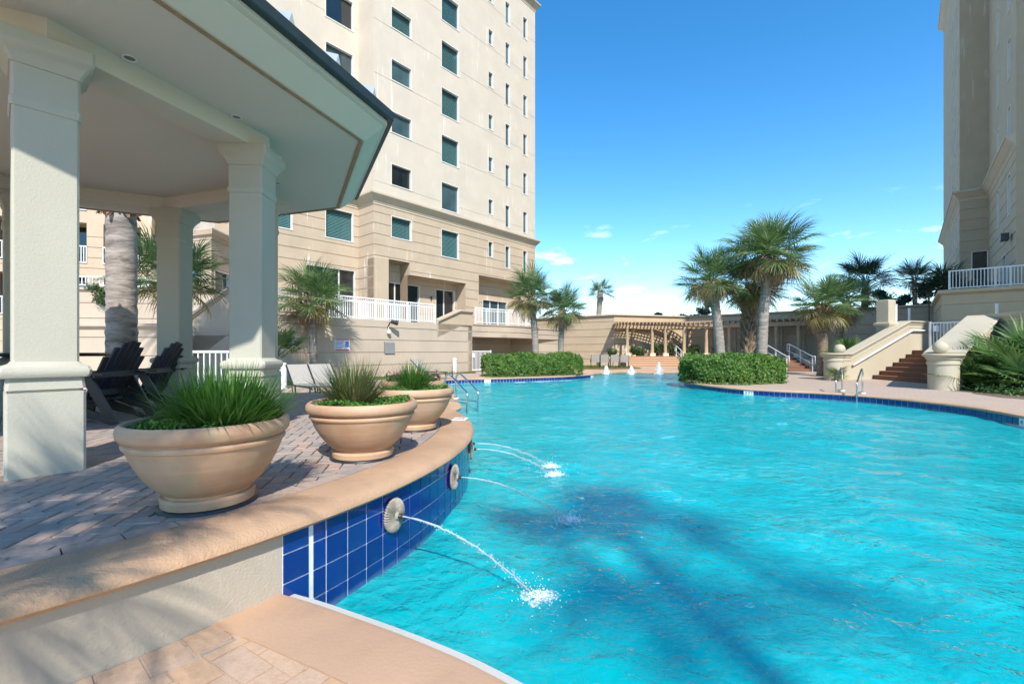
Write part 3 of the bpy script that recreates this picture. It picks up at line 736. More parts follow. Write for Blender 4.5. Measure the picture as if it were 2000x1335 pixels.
def window_mesh(w, h, mull=(), depth=.2, fw=.035):
    k = (round(w, 2), round(h, 2), tuple(mull), depth)
    if k not in WM:
        m = MB()
        m.box(0, fw, -.006, depth, 0, h); m.box(w - fw, w, -.006, depth, 0, h); m.box(fw, w - fw, -.006, depth, h - fw, h); m.box(-.03, w + .03, -.03, depth, -.05, .0)
        m.box(fw, w - fw, depth - .07, depth, 0, fw)
        for x in mull: m.box(x - .035, x + .035, depth - .07, depth - .004, fw, h - fw)
        m2 = MB(); m2.quad((fw, depth - .03, .0), (w - fw, depth - .03, 0), (w - fw, depth - .03, h - fw), (fw, depth - .03, h - fw))
        m3 = MB(); n = max(5, int(h / .085))
        for i in range(n):
            z = .05 + (h - .1) * i / n; m3.quad((fw, depth + .03, z), (w - fw, depth + .03, z), (w - fw, depth + .055, z + .055), (fw, depth + .055, z + .055))
        m4 = MB(); m4.quad((fw, depth + .3, 0), (w - fw, depth + .3, 0), (w - fw, depth + .3, h), (fw, depth + .3, h))
        WM[k] = (m.mesh('window', MT['trim_white']), {p: m2.mesh('pane', MT[p]) for p in ('pane_teal', 'pane_clear', 'pane_dark', 'pane_brown')}, m3.mesh('blind', MT['blind_slat']), m4.mesh('room', MT['dark_interior']))
    return WM[k]
def window(parent, O, D, a, z, w, h, pane='pane_teal', blind=False, mull=(), N=None, off=0, depth=.2):
    fr, pn, bl, rm = window_mesh(w, h, mull, depth); D = Vector(D); inn = Vector((-D.y, D.x)); p = Vector(O) + D * a - inn * off
    o = obj('window', fr, parent, Vector((p.x, p.y, z)) - wloc(parent), (0, 0, math.atan2(D.y, D.x)))
    if blind: obj('pane', pn['pane_clear'], o); obj('blind', bl, o); obj('room', rm, o)
    else: obj('pane', pn[pane], o)
    return o
CORN = [(0, -.62), (.03, -.60), (.03, -.50), (.06, -.47), (.06, -.42), (.12, -.36), (.30, -.12), (.34, -.10), (.34, 0), (.30, .02), (0, .06)]

# ---- main hotel tower on the left
TO = Vector((-3.97, 29.3))
tl = thing('hotel_tower', 'tall cream hotel tower behind the gazebo with rows of teal windows', 'building', (-2, 34, 0))
UF, ZC, ZT = 2.95, 10.2, 28.6        # upper terrace floor, lower cornice, upper cornice
tA, tB = -5.61, 8.84
Rw = random.Random(5)
colsM = [(-4.48, -3.06, 1.21), (-.776, .728, 1.72), (3.5, 4.0, 1.07), (5.29, 5.82, 1.62), (7.33, 7.86, 1.64)]
winM = [(a, b, 9.2 + 3.0 * k - h, 9.2 + 3.0 * k, k) for a, b, h in colsM for k in range(7) if 9.2 + 3 * k < 28]
jts = [z for z in np.arange(.78, 9.9, .6)]
rec = [(-4.65, -3.2, UF, 6.67), (-3.2, 1.35, UF, 5.95), (2.56, 7.2, UF, 6.67)]
m = MB(); facade(m, TO, DV, NV, tA, tB, 0, ZC - .5, [w[:4] for w in winM if w[4] == 0] + rec, jts); m.build('lower_wall', MT['tower_tan'], tl)
m = MB(); facade(m, TO, DV, NV, tA, tB, ZC - .5, ZT, [w[:4] for w in winM if w[4] > 0], [10.9 + 3 * k for k in range(6)], .012, .022); m.build('upper_wall', MT['tower_cream'], tl)
for a, b, z0, z1, k in winM:
    pane = Rw.choice(['pane_teal', 'pane_teal', 'pane_dark', 'pane_brown']) if (b - a) > 1 else 'pane_teal'
    window(tl, TO, DV, a, z0, b - a, z1 - z0, pane, blind=(k == 0 or (b - a > 1 and Rw.random() < .4)))
# recessed porches
m = MB(); PD = .95
facade(m, TO - NV * PD, DV, NV, -4.9, 1.6, UF, 6.9, [(-4.4, -1.75, UF + .05, 5.55), (-.45, 1.2, UF + .05, 5.5)], jts)
facade(m, TO - NV * PD, DV, NV, 2.3, 7.6, UF, 6.9, [(3.9, 6.6, UF + .05, 5.2)], jts)
def P3(t, off, z): q = TO + DV * t + NV * off; return (q.x, q.y, z)
for t0, t1, zt in ((-4.65, -3.2, 6.67), (-3.2, 1.35, 5.95), (2.56, 7.2, 6.67)):
    m.quad(P3(t0, 0, zt), P3(t1, 0, zt), P3(t1, -PD, zt), P3(t0, -PD, zt))
    for t in (t0, t1): m.quad(P3(t, -.2, UF), P3(t, -PD, UF), P3(t, -PD, zt + .01), P3(t, -.2, zt + .01))
m.build('porch', MT['tower_tan'], tl)
window(tl, TO - NV * PD, DV, -4.4, UF + .05, 2.65, 2.55, 'pane_dark', mull=(.9, 1.75)); window(tl, TO - NV * PD, DV, -.45, UF + .05, 1.65, 2.5, 'pane_dark', mull=(.8,))
window(tl, TO - NV * PD, DV, 3.9, UF + .05, 2.7, 2.2, 'pane_teal', mull=(.9, 1.8))
for t in (-.85, 3.4):
    q = TO + DV * t - NV * (PD - .06); m = MB(); m.lathe([(.0, -.1), (.05, -.1), (.06, .05), (.03, .12), (0, .12)], 10, (q.x, q.y, UF + 1.9)); m.build('wall_lamp', MT['dark_metal'], tl)
# set-back left part and the return between them
B0 = TO + DV * tA - NV * 1.59
LS = 7.2
winL = [(-1.97, -.324, 7.66, 9.31, 0), (-5.35, -3.72, 7.69, 9.31, 0)] + [(a, b, 7.66 + 3 * k, 9.31 + 3 * k, k) for a, b in ((-1.97, -.324), (-5.35, -3.72)) for k in range(1, 7)]
slide = [(-3.02, -.2, UF + .1, 6.05)]
m = MB(); facade(m, B0, DV, NV, -LS, 0, 0, ZC - .5, [w[:4] for w in winL if w[4] == 0] + slide, jts); facade(m, B0, NV, -DV, 0, 1.59, 0, ZC - .5, (), jts)
m.build('lower_wall', MT['tower_tan'], tl)
m = MB(); facade(m, B0, DV, NV, -LS, 0, ZC - .5, ZT, [w[:4] for w in winL if w[4] > 0], [10.9 + 3 * k for k in range(6)], .012, .022); facade(m, B0, NV, -DV, 0, 1.59, ZC - .5, ZT); m.build('upper_wall', MT['tower_cream'], tl)
for a, b, z0, z1, k in winL: window(tl, B0, DV, a, z0, b - a, z1 - z0, Rw.choice(['pane_teal', 'pane_dark', 'pane_brown']), blind=(k == 0))
window(tl, B0, DV, -3.02, UF + .1, 2.82, 2.98, 'pane_dark', mull=(1.05, 1.9))
# pier beside the return
m = MB(); q = TO + DV * (tA + .05) + NV * .0; m.sqcol((*(TO + DV * (tA + .42) + NV * -.22), 0), math.atan2(DV.y, DV.x), [(.42, 0), (.42, 6.62), (.40, 6.66)]); m.build('pier', MT['tower_tan'], tl)
fp = [B0 - DV * LS, B0, TO + DV * tA, TO + DV * tB]
m = MB(); m.sweep([tuple(p) for p in fp] + [tuple(TO + DV * tB - NV * 9)], [(o, ZC + z) for o, z in CORN]); m.build('cornice', MT['cornice_stone'], tl)
m = MB(); m.sweep([tuple(p) for p in fp] + [tuple(TO + DV * tB - NV * 9)], [(o, ZT + .3 + z) for o, z in CORN]); m.build('cornice', MT['cornice_stone'], tl)
m = MB(); q0, q1 = TO + DV * tB, TO + DV * tB - NV * 14
m.quad((*q0, 0), (*q1, 0), (*q1, ZT), (*q0, ZT)); b_ = B0 - DV * LS; q2 = b_ - NV * 12.4
m.quad((*b_, 0), (*q2, 0), (*q2, ZT), (*b_, ZT)); m.quad((*q1, 0), (*q2, 0), (*q2, ZT), (*q1, ZT))
m.add([(*p, ZT + .25) for p in fp] + [(*q1, ZT + .25), (*q2, ZT + .25)], [(0, 1, 2, 3, 4, 5)])
m.build('side_wall', MT['tower_cream'], tl)
pth = [TO + DV * tA - NV * .5, TO + DV * tB - NV * .5]
m = MB(); m.sweep([tuple(p) for p in pth], [(0, ZT + .3), (0, ZT + 1.6), (-.3, ZT + 1.6), (-.3, ZT + .3)]); m.build('parapet', MT['trim_white'], tl)

# ---- lower wing with balconies, seen between the gazebo columns
wl_ = thing('hotel_wing', 'low hotel wing with white balconies seen between the gazebo columns', 'building', (-19, 26, 0))
def px(u, Y): return Vector(((u - CX) / F * Y, Y))
c0, c1, c2, c3 = px(452, 20.8), px(413, 19.2), px(330, 20.0), px(286, 22.5)
m = MB(); Zp = ZV(452, 19.5)
for a, b in ((c2, c1), (c1, c0)):
    D = (b - a).normalized(); N = Vector((D.y, -D.x)); L = (b - a).length
    op = [(L * .35, L * .72, 3.1, 5.35)] if (a - c2).length < .01 else [(L * .15, L * .95, 3.1, 4.95)]
    facade(m, a, D, N, 0, L, 0, Zp, op, [2.58 + .6 * k for k in range(-4, 8)])
    window(wl_, a, D, op[0][0], op[0][2], op[0][1] - op[0][0], op[0][3] - op[0][2], 'pane_teal')
m.quad((*c2, 0), (*c3, 0), (*c3, Zp), (*c2, Zp)); m.add([(*p, Zp - .02) for p in (c0, c1, c2, c3)] + [(*(c3 + Vector((4, 6))), Zp - .02)], [(0, 1, 2, 3, 4)])
m.build('bay_wall', MT['tower_tan'], wl_)
m = MB(); m.sweep([tuple(c2), tuple(c1), tuple(c0)], [(0, Zp - .25), (.1, Zp - .2), (.14, Zp), (.12, Zp + .06), (-.2, Zp + .06)]); m.build('bay_cornice', MT['tower_tan'], wl_)
# balcony block further left
w0, w1 = px(296, 27.0), px(-60, 24.0)
D = (w0 - w1).normalized(); N = Vector((D.y, -D.x)); L = (w0 - w1).length
m = MB(); ops = []
for f in range(4):
    z = 3.4 + f * 3.0
    for a in np.arange(.6, L - 1.2, 2.5): ops.append((a, a + 1.75, z, z + 2.35))
facade(m, w1, D, N, 0, L, 0, 16, ops, [2.58 + .6 * k for k in range(-4, 10)], rev=1.4); m.build('balcony_wall', MT['tower_tan'], wl_)
for (a, b, z0, z1) in ops:
    q = w1 + D * a - N * 1.39; m = MB(); m.quad((*q, z0), (*(q + D * (b - a)), z0), (*(q + D * (b - a)), z1), (*q, z1)); m.build('balcony_door', MT['pane_dark'], wl_)
    m = MB(); q = w1 + D * a + N * .03; e = q + D * (b - a); m.bar((*q, z0 + 1.0), (*e, z0 + 1.0), .05, .06); m.bar((*q, z0 + .08), (*e, z0 + .08), .04, .05)
    n = int((b - a) / .11)
    for i in range(n + 1): p = q.lerp(e, i / n); m.bar((*p, z0 + .05), (*p, z0 + 1.0), .035, .035)
    tag(m.build('balcony_railing', MT['white_metal'], wl_), kind='stuff')
q = w0 - N * 6; m = MB(); m.quad((*w0, 0), (*q, 0), (*q, 16), (*w0, 16)); m.build('end_wall', MT['tower_tan'], wl_)

# ---- the right tower, mostly in its own shade
TE = Vector((30.5, 29.0)); SR = 3.48
tr_ = thing('apartment_tower', 'shaded cream high rise at the right edge with narrow windows', 'building', (36, 30, 0))
QF = TE - NV * 1.32; ZC2 = 11.9; ZT2 = 46
jr = [z for z in np.arange(.9, 11.4, .7)]
op1 = [(a, a + .6, 8.6 + SR * k, 10.6 + SR * k) for a in (10.4, 12.9, 15.0) for k in range(10)]
m = MB(); Of = QF + DV * 17.0
facade(m, Of, -DV, -NV, 0, 17.0, 0, ZC2 - .5, [o for o in op1 if o[3] < ZC2] + [(13.4, 15.2, 4.4, 7.2)], jr); facade(m, QF, NV, -DV, 0, 1.32, 0, ZC2 - .5, [(.55, 1.3, 4.4, 7.9)], jr)
opw = [(3.55, 4.27, 8.55 + SR * k, 10.65 + SR * k) for k in range(10)] + [(7.2, 8.0, 8.45 + SR * k, 10.5 + SR * k) for k in range(10)]
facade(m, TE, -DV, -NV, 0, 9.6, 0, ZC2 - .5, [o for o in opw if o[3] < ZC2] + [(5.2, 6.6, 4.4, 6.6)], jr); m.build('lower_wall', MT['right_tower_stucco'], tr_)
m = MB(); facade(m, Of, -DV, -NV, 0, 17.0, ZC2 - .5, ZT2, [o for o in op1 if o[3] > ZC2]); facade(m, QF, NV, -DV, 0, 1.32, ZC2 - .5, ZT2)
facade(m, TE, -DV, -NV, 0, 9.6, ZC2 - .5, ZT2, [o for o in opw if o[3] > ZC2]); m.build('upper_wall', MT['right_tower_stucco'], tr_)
for a, b, z0, z1 in op1: window(tr_, Of, -DV, a, z0, b - a, z1 - z0, 'pane_teal')
for a, b, z0, z1 in opw: window(tr_, TE, -DV, a, z0, b - a, z1 - z0, 'pane_teal', mull=((b - a) / 2,))
window(tr_, QF, NV, .55, 4.4, .75, 3.5, 'pane_brown'); window(tr_, TE, -DV, 5.2, 4.4, 1.4, 2.2, 'pane_dark'); window(tr_, Of, -DV, 13.4, 4.4, 1.8, 2.8, 'pane_dark')
pth = [Of - NV * -8, Of, QF, TE, TE - DV * 9.6]
for z in (ZC2, 28.6 + 3.5):
    m = MB(); m.sweep([tuple(p) for p in pth], [(o * 1.1, z + zz * 1.1) for o, zz in CORN]); m.build('cornice', MT['cornice_stone'], tr_)
E9 = TE - DV * 9.6; K0 = Vector((21.9, 7.0)); E9b = E9 + NV * 3.2
m = MB(); m.quad((*E9, 0), (*E9b, 0), (*E9b, ZT2), (*E9, ZT2)); q = Of + NV * 14; m.quad((*Of, 0), (*q, 0), (*q, ZT2), (*Of, ZT2))
for a, b in ((K0 + DV * 18, K0), (K0, K0 + NV * 24), (K0 + NV * 24, K0 + NV * 24 + DV * 18), (E9b, K0 + DV * 13)): m.quad((*a, 0), (*b, 0), (*b, ZT2), (*a, ZT2))
m.quad((*K0, ZT2), (*(K0 + NV * 24), ZT2), (*(K0 + NV * 24 + DV * 18), ZT2), (*(K0 + DV * 18), ZT2)); m.quad((*Of, ZT2), (*QF, ZT2), (*(QF + NV * 14), ZT2), (*(Of + NV * 14), ZT2)); m.quad((*TE, ZT2), (*E9, ZT2), (*(E9 + NV * 12), ZT2), (*(TE + NV * 12), ZT2))
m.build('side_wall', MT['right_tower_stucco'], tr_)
m = MB(); q = TE - DV * 8.6 - NV * .1; m.obox((*q, 7.0), (*(-NV * .3), 0), (*(DV * .5), 0), (0, 0, .35)); m.build('wall_lamp', MT['dark_metal'], tr_)

# ---- railings
def railing(name, label, path, z, h=1.0, post=1.8, pick=.115, loc=None, midrail=True, mat='white_metal', group=None):
    P = [Vector((p[0], p[1], p[2] if len(p) > 2 else z)) for p in path]
    t = thing(name, label, 'railing', loc or tuple(P[0]), group=group)
    rails = MB(); pk = MB(); L = 0
    for a, b in zip(P[:-1], P[1:]):
        up = Vector((0, 0, 1))
        rails.bar(a + up * h, b + up * h, .055, .06); rails.bar(a + up * .09, b + up * .09, .04, .045)
        if midrail: rails.bar(a + up * (h - .14), b + up * (h - .14), .035, .035)
        n = max(2, int((b - a).length / pick))
        for i in range(1, n): p = a.lerp(b, i / n); pk.bar(p + up * .1, p + up * (h - .02), .026, .026)
        n = max(1, round((b - a).length / post))
        for i in range(n + (1 if b is P[-1] else 0)):
            p = a.lerp(b, i / n); mm_ = MB(); mm_.bar(p - up * .005, p + up * (h + .03), .06, .06); mm_.build('post', MT[mat], t)
    rails.build('rail', MT[mat], t, kind='stuff'); tag(pk.build('picket', MT[mat], t), kind='stuff'); return t

# ---- retaining walls
def joint_prof(z0, z1, joints, t=.3, capo=.0, caph=0, jd=.03, jh=.04):
    p = [(0, z0)]
    for j in sorted(joints):
        if z0 + .08 < j < z1 - .1: p += [(0, j - jh / 2), (-jd, j - jh / 2 + .006), (-jd, j + jh / 2 - .006), (0, j + jh / 2)]
    if caph: p += [(0, z1 - caph - .06), (capo * .4, z1 - caph - .03), (capo * .4, z1 - caph), (capo, z1 - caph + .03), (capo, z1 - .02), (capo - .02, z1), (-t, z1)]
    else: p += [(0, z1), (-t, z1)]
    p += [(-t, z0)]; return p
LW = Vector((-9.46, 18.2))
def lw(t, off=0): q = LW + DV * t + NV * off; return (q.x, q.y)
jl = [2.58 - .6 * k for k in range(5)]
t = thing('retaining_wall', 'long tan retaining wall with horizontal grooves below the white railing', 'wall', (*lw(5), 0))
m = MB(); m.sweep([lw(-1.2), lw(10.88)], joint_prof(0, 2.93, jl)); m.build('face', MT['wall_tan'], t)
m = MB(); m.sweep([lw(10.86, 0), lw(10.86, -2.4)], joint_prof(0, 2.93, jl)); m.build('return_wall', MT['wall_tan'], t)
m = MB(); m.sweep([lw(10.6, -2.4), lw(17.0, -2.4), lw(17.3, -.6), lw(20.7, -.6), lw(20.7, -4)], joint_prof(0, 2.6, jl)); m.build('alcove_wall', MT['wall_tan'], t)
arcb = [lw(10.9), lw(12), lw(13, .18), lw(14, .42), lw(15, .5), lw(16, .38), lw(17, .05), lw(17.6, -.35), lw(20.7, -.58), lw(20.7, -4)]
sl = [(p.x, p.y) for p in catmull([(*q, 0) for q in arcb[:-2]], 5)] + arcb[-2:]
m = MB(); m.sweep(sl, [(-2.2, 2.28), (0, 2.28), (0, 2.56), (-.03, 2.565), (-.03, 2.6), (0, 2.605), (0, 2.96), (.05, 2.98), (.05, 3.06), (-2.2, 3.06)]); m.build('balcony_slab', MT['wall_tan'], t)
# sloping cap of the stair wall on top
m = MB(); sp = [(*lw(8.3), 3.08), (*lw(9.9), 3.72), (*lw(10.9), 3.72)]
m.sweep(sp, [(0, -.9), (0, -.14), (.05, -.12), (.05, -.07), (.12, -.03), (.12, .05), (.08, .07), (-.32, .07), (-.32, -.9)]); m.build('stair_wall_cap', MT['tower_tan'], t)
m = MB(); m.add([(*lw(-1.2, -.25), UF), (*lw(10.9, -.25), UF), (*lw(18, -.9), UF), (*lw(21, -1), UF), (*lw(21, -6), UF), (*lw(-1.2, -8), UF)], [tuple(range(6))])
tag(m.build('upper_terrace', MT['deck_pavers']), kind='structure')
railing('railing', 'white picket railing along the top of the tan retaining wall beside the tower', [lw(-.8, -.1), lw(8.2, -.1)], 2.93)
rb = [(p[0], p[1]) for p in sl[2:32:4]]
railing('railing', 'white railing of the curved balcony above the gated alcove', [Vector(p) - NV * .12 for p in rb], 3.06, .95)
railing('railing', 'inner white railing set back on the upper terrace before the sliding doors', [lw(3.0, -1.5), lw(7.6, -1.5)], 2.95, .95, midrail=False)
# gate in the alcove
def gate(name, label, a, b, z, h, lock=True):
    t = thing(name, label, 'gate', (a[0], a[1], z)); A, B = Vector((*a, z)), Vector((*b, z)); up = Vector((0, 0, 1)); pk = MB()
    for p in (A, B): mm_ = MB(); mm_.bar(p, p + up * (h + .06), .07, .07); mm_.build('post', MT['white_metal'], t)
    fr = MB(); fr.bar(A + up * h, B + up * h, .05, .06); fr.build('rail', MT['white_metal'], t); fr = MB(); fr.bar(A + up * .12, B + up * .12, .05, .06); fr.build('rail', MT['white_metal'], t)
    n = max(4, int((B - A).length / .11))
    for i in range(1, n): p = A.lerp(B, i / n); pk.bar(p + up * .12, p + up * h, .028, .028)
    tag(pk.build('picket', MT['white_metal'], t), kind='stuff')
    if lock: mm_ = MB(); q = A.lerp(B, .1); mm_.box(q.x - .1, q.x + .1, q.y - .05, q.y + .05, z + h * .7, z + h * .9); mm_.build('lock_box', MT['white_plastic'], t)
    return t
gate('gate', 'white picket gate in the alcove beside the round hedge', lw(10.95, -.15), lw(12.6, -.15), DZ, 1.22)
# small things on the wall
wpt = lambda u: LW + DV * ((( (u - CX) / F) * LW.y - LW.x) / (DV.x - (u - CX) / F * DV.y))
p = wpt(760); z0, z1 = ZV(689, p.y), ZV(667, p.y); t = thing('louver_vent', 'grey louvred vent in the tan retaining wall', 'vent', (p.x, p.y, z0))
m = MB(); a = p - DV * .28 + NV * .004; m.obox((*a, z0), (*(DV * .56), 0), (*(NV * .02), 0), (0, 0, z1 - z0)); m.build('backing', MT['dark_interior'], t)
for i in range(6):
    m = MB(); zz = z0 + (z1 - z0) * (i + .25) / 6; m.obox((*(a + NV * .02), zz), (*(DV * .56), 0), (*(NV * .05), -.03), (0, 0, (z1 - z0) / 9)); m.build('slat', MT['louver_grey'], t)
p = wpt(757); zc = ZV(640, p.y); t = thing('pool_light', 'dark floodlight on a bracket mounted high on the retaining wall', 'lamp', (p.x, p.y, zc))
m = MB(); b = Vector((*p, zc)); n3 = Vector((*NV, 0)); d3 = Vector((*DV, 0)); m.tube([b, b + n3 * .2 + Vector((0, 0, .25)), b + n3 * .35 + Vector((0, 0, .28))], .03, 8); m.build('bracket', MT['dark_metal'], t)
m = MB(); m.tube([b + n3 * .3 + Vector((0, 0, .3)), b + n3 * .42 + d3 * .3 + Vector((0, 0, .22))], [.09, .12], 10); m.build('lamp_head', MT['dark_metal'], t)
m = MB(); m.lathe([(0, -.1), (.09, -.06), (.1, 0), (.06, .08), (0, .1)], 12, tuple(b + n3 * .12 - Vector((0, 0, .22)))); m.build('globe', MT['white_plastic'], t, True)
m = MB(); m.tube([b - Vector((0, 0, .15)) + n3 * .1, b + n3 * .05 + Vector((0, 0, .15))], .015, 6); m.build('stem', MT['white_plastic'], t)
p = wpt(668); za, zb = ZV(685, p.y), ZV(661, p.y); t = thing('rules_sign', 'white and blue pool rules sign with red header behind the wall palm shadow', 'sign', (p.x, p.y, za))
a = p - DV * .36 + NV * .004; m = MB(); m.obox((*a, za), (*(DV * .72), 0), (*(NV * .02), 0), (0, 0, zb - za)); m.build('board', MT['sign_white'], t)
def strip_(x0, x1, y0, y1, mat, nm):
    m = MB(); o = a + NV * .0205; m.obox((*(o + DV * .72 * x0), za + (zb - za) * y0), (*(DV * .72 * (x1 - x0)), 0), (*(NV * .002), 0), (0, 0, (zb - za) * (y1 - y0))); m.build(nm, MT[mat], t)
strip_(.03, .97, .88, .98, 'sign_red', 'header'); strip_(.03, .97, .03, .14, 'sign_red', 'footer')
for k in range(6): strip_(.05, .5 + .07 * (k % 3), .2 + k * .11, .25 + k * .11, 'sign_blue', 'text_line')
strip_(.70, .94, .3, .8, 'sign_blue', 'panel')
# left end: lower walls and the ramp cap seen between the columns
t = thing('ramp_wall', 'tan ramp wall with sloping rounded cap behind the gazebo columns', 'wall', (*px(400, 17), 0))
e0 = px(475, 16.4); e1 = px(345, 15.9); e2 = px(335, 14.8); e3 = px(140, 14.6)
zc1 = ZV(640, 15.9); m = MB(); m.sweep([(*e1, 0), (*e0, 0)], joint_prof(0, 2.0, jl)); m.build('face', MT['wall_tan'], t)
m = MB(); m.sweep([(*e1, zc1), (*e0, ZV(545, 16.4))], [(0, -1.6), (0, -.12), (.06, -.08), (.06, -.04), (.13, 0), (.13, .08), (.09, .11), (-.3, .11), (-.3, -1.6)]); m.build('cap', MT['wall_tan'], t)
t = thing('planter_wall', 'low tan wall with moulded cap behind the large palm trunk', 'wall', (*e2, 0))
zl = ZV(632, 14.8); m = MB(); m.sweep([(*e3, 0), (*e2, 0), (*e1, 0)], joint_prof(0, zl, [zl - .45 - .6 * k for k in range(3)], .3, .12, .12)); m.build('face', MT['wall_tan'], t)
f0, f1 = px(120, 17.5), px(420, 18.3); zl2 = ZV(560, 17.5)
t = thing('upper_planter_wall', 'upper tan wall carrying a white railing behind the large palm', 'wall', (*f0, 0))
m = MB(); m.sweep([(*f0, 0), (*f1, 0)], joint_prof(0, zl2, [zl2 - .6 - .6 * k for k in range(5)], .3, .1, .12)); m.build('face', MT['wall_tan'], t)
railing('railing', 'short white railing above the wall left of the palm trunk', [f0 + Vector((0, .1)), px(290, 18.2)], zl2 + .02, .42, midrail=False)

# ---- far walls, pergola platform, steps
FW = [Vector((1.2, 44.1)), Vector((8.67, 38.35)), Vector((15.8, 40.6)), Vector((25.3, 32.5)), Vector((33.0, 25.8))]
jf = [.75 + .64 * k for k in range(6)]
t = thing('boundary_wall', 'high tan boundary wall with grooves behind the pergola', 'wall', (8.67, 38.35, 0))
m = MB(); m.sweep([tuple(p) for p in FW], joint_prof(0, 4.57, jf, .4, .16, .14, .035, .045)); m.build('face', MT['wall_far'], t)
PZ = .97
plat = [(7.2, 38.6), (7.2, 36.75), (13.7, 36.75), (14.6, 36.0), (14.9, 29.25), (19.2, 29.25), (24.6, 33.0), (15.8, 40.5), (8.67, 38.3)]
m = MB(); m.prism(plat, 0, PZ); tag(m.build('pergola_platform', MT['deck_pavers']), kind='structure')
st = thing('wide_steps', 'wide terracotta steps climbing to the pergola', 'steps', (11, 35.8, DZ))
for i in range(5):
    m = MB(); y0 = 35.05 + i * .34; m.cbox((11.25, (y0 + 36.74) / 2, DZ + i * .163 - .02), (4.6, 0, 0), (0, 36.74 - y0, 0), .150, .01); s_ = m.build('step', MT['step_terracotta'], st); m = MB(); m.cbox((11.25, (y0 + 36.74) / 2 - .025, DZ + i * .163 + .128), (4.64, 0, 0), (0, 36.74 - y0 + .05, 0), .035, .012); m.build('tread', MT['paver_tan'], s_)
st = thing('side_steps', 'narrow brick steps with white handrails beside the right hedge', 'steps', (17.2, 28, DZ))
for i in range(5):
    m = MB(); y0 = 27.2 + i * .4; m.cbox((17.2, (y0 + 29.24) / 2, DZ + i * .163 - .02), (1.75, 0, 0), (0, 29.24 - y0, 0), .183, .02); m.build('step', MT['step_brick'], st)
for x in (16.1, 18.3): m = MB(); m.cbox((x, 28.35, DZ - .05), (.4, 0, 0), (0, 1.7, 0), .75, .03); m.build('cheek_wall', MT['stair_stucco'], st)
def handrail(label, a, b, h=.92, ends=True, group=None):
    a, b = Vector(a), Vector(b); t = thing('handrail', label, 'handrail', tuple(a), group=group); up = Vector((0, 0, 1)); d = (b - a); d.z = 0; d.normalize()
    m = MB(); m.tube([a + up * h - d * .25, a + up * h, b + up * h, b + up * h + d * .25], .028, 8); m.build('rail', MT['white_metal'], t, True)
    m = MB(); m.tube([a + up * (h * .5), b + up * (h * .5)], .022, 8); m.build('rail', MT['white_metal'], t, True)
    for k in (0, .5, 1): m = MB(); p = a.lerp(b, k); m.bar(p, p + up * h, .05, .05); m.build('post', MT['white_metal'], t)
    for q, s_ in ((a, -1), (b, 1)):
        m = MB(); m.tube([q + up * h, q + up * h + d * .25 * s_, q + up * h * .5 + d * .25 * s_, q + up * h * .5], .022, 8); m.build('loop_end', MT['white_metal'], t, True)
    return t
handrail('white handrail on the left side of the brick side steps', (16.45, 27.15, DZ), (16.45, 29.4, PZ)); handrail('white handrail on the right side of the brick side steps', (18.0, 27.15, DZ), (18.0, 29.4, PZ))
handrail('white handrail at the left end of the wide terracotta steps', (8.85, 34.9, DZ), (9.3, 37.0, PZ)); handrail('white handrail at the right end of the wide steps, half hidden by the hedge', (13.4, 34.9, DZ), (13.4, 37.0, PZ))
# curved pergola
pg = thing('pergola', 'long tan timber pergola with round posts before the boundary wall', 'pergola', (14, 37, PZ))
fr_ = catmull([(8.3, 36.95, 0), (11.3, 37.6, 0), (14.6, 37.3, 0), (18.4, 34.6, 0), (21.7, 32.2, 0)], 10)
bk_ = catmull([(8.55, 38.1, 0), (11.4, 39.0, 0), (15.1, 38.9, 0), (19.5, 36.3, 0), (23.2, 33.7, 0)], 10)
PH = 3.62
for nm, pa in (('front_beam', fr_), ('rear_beam', bk_)):
    m = MB(); m.sweep([(p.x, p.y) for p in pa], [(-.11, PH - .32), (.11, PH - .32), (.11, PH - .02), (-.11, PH - .02), (-.11, PH - .32)]); m.build(nm, MT['pergola_wood'], pg)
def near_u(pa, u): return min(pa, key=lambda p: abs(CX + F * p.x / p.y - u))
fr2 = catmull([tuple(p) for p in fr_], 12); bk2 = catmull([tuple(p) for p in bk_], 12)
for u in (1225, 1274, 1299, 1336, 1379, 1425, 1470, 1516, 1560):
    for pa, du in ((fr2, 0), (bk2, 11)):
        if pa is bk2 and u in (1274,): continue
        p = near_u(pa, u + du); m = MB(); m.lathe([(.15, PZ + .28), (.155, PZ + .32), (.14, PZ + .36), (.13, PZ + 1.2), (.115, PH - .42), (.15, PH - .38), (.15, PH - .32)], 14, (p.x, p.y, 0)); po = m.build('post', MT['pergola_wood'], pg, True, 40)
        m = MB(); m.cbox((p.x, p.y, PZ - .01), (.44, 0, 0), (0, .44, 0), .3, .03); m.build('post_base', MT['plinth_block'], po)
n = 44
for i in range(n + 1):
    f = i / n * (len(fr_) - 1); k = min(int(f), len(fr_) - 2); a = fr_[k].lerp(fr_[k + 1], f - k); b = bk_[k].lerp(bk_[k + 1], f - k); d = (b - a).normalized()
    m = MB(); A, B = a - d * .75, b + d * .45; m.bar((A.x, A.y, PH + .08), (B.x, B.y, PH + .08), .06, .2); m.build('rafter', MT['pergola_wood'], pg)
for q in np.linspace(-.25, 1.2, 9):
    m = MB(); m.sweep([((a.lerp(b, q)).x, (a.lerp(b, q)).y) for a, b in zip(fr_, bk_)], [(-.03, PH + .181), (.03, PH + .181), (.03, PH + .24), (-.03, PH + .24), (-.03, PH + .181)]); m.build('batten', MT['pergola_wood'], pg)

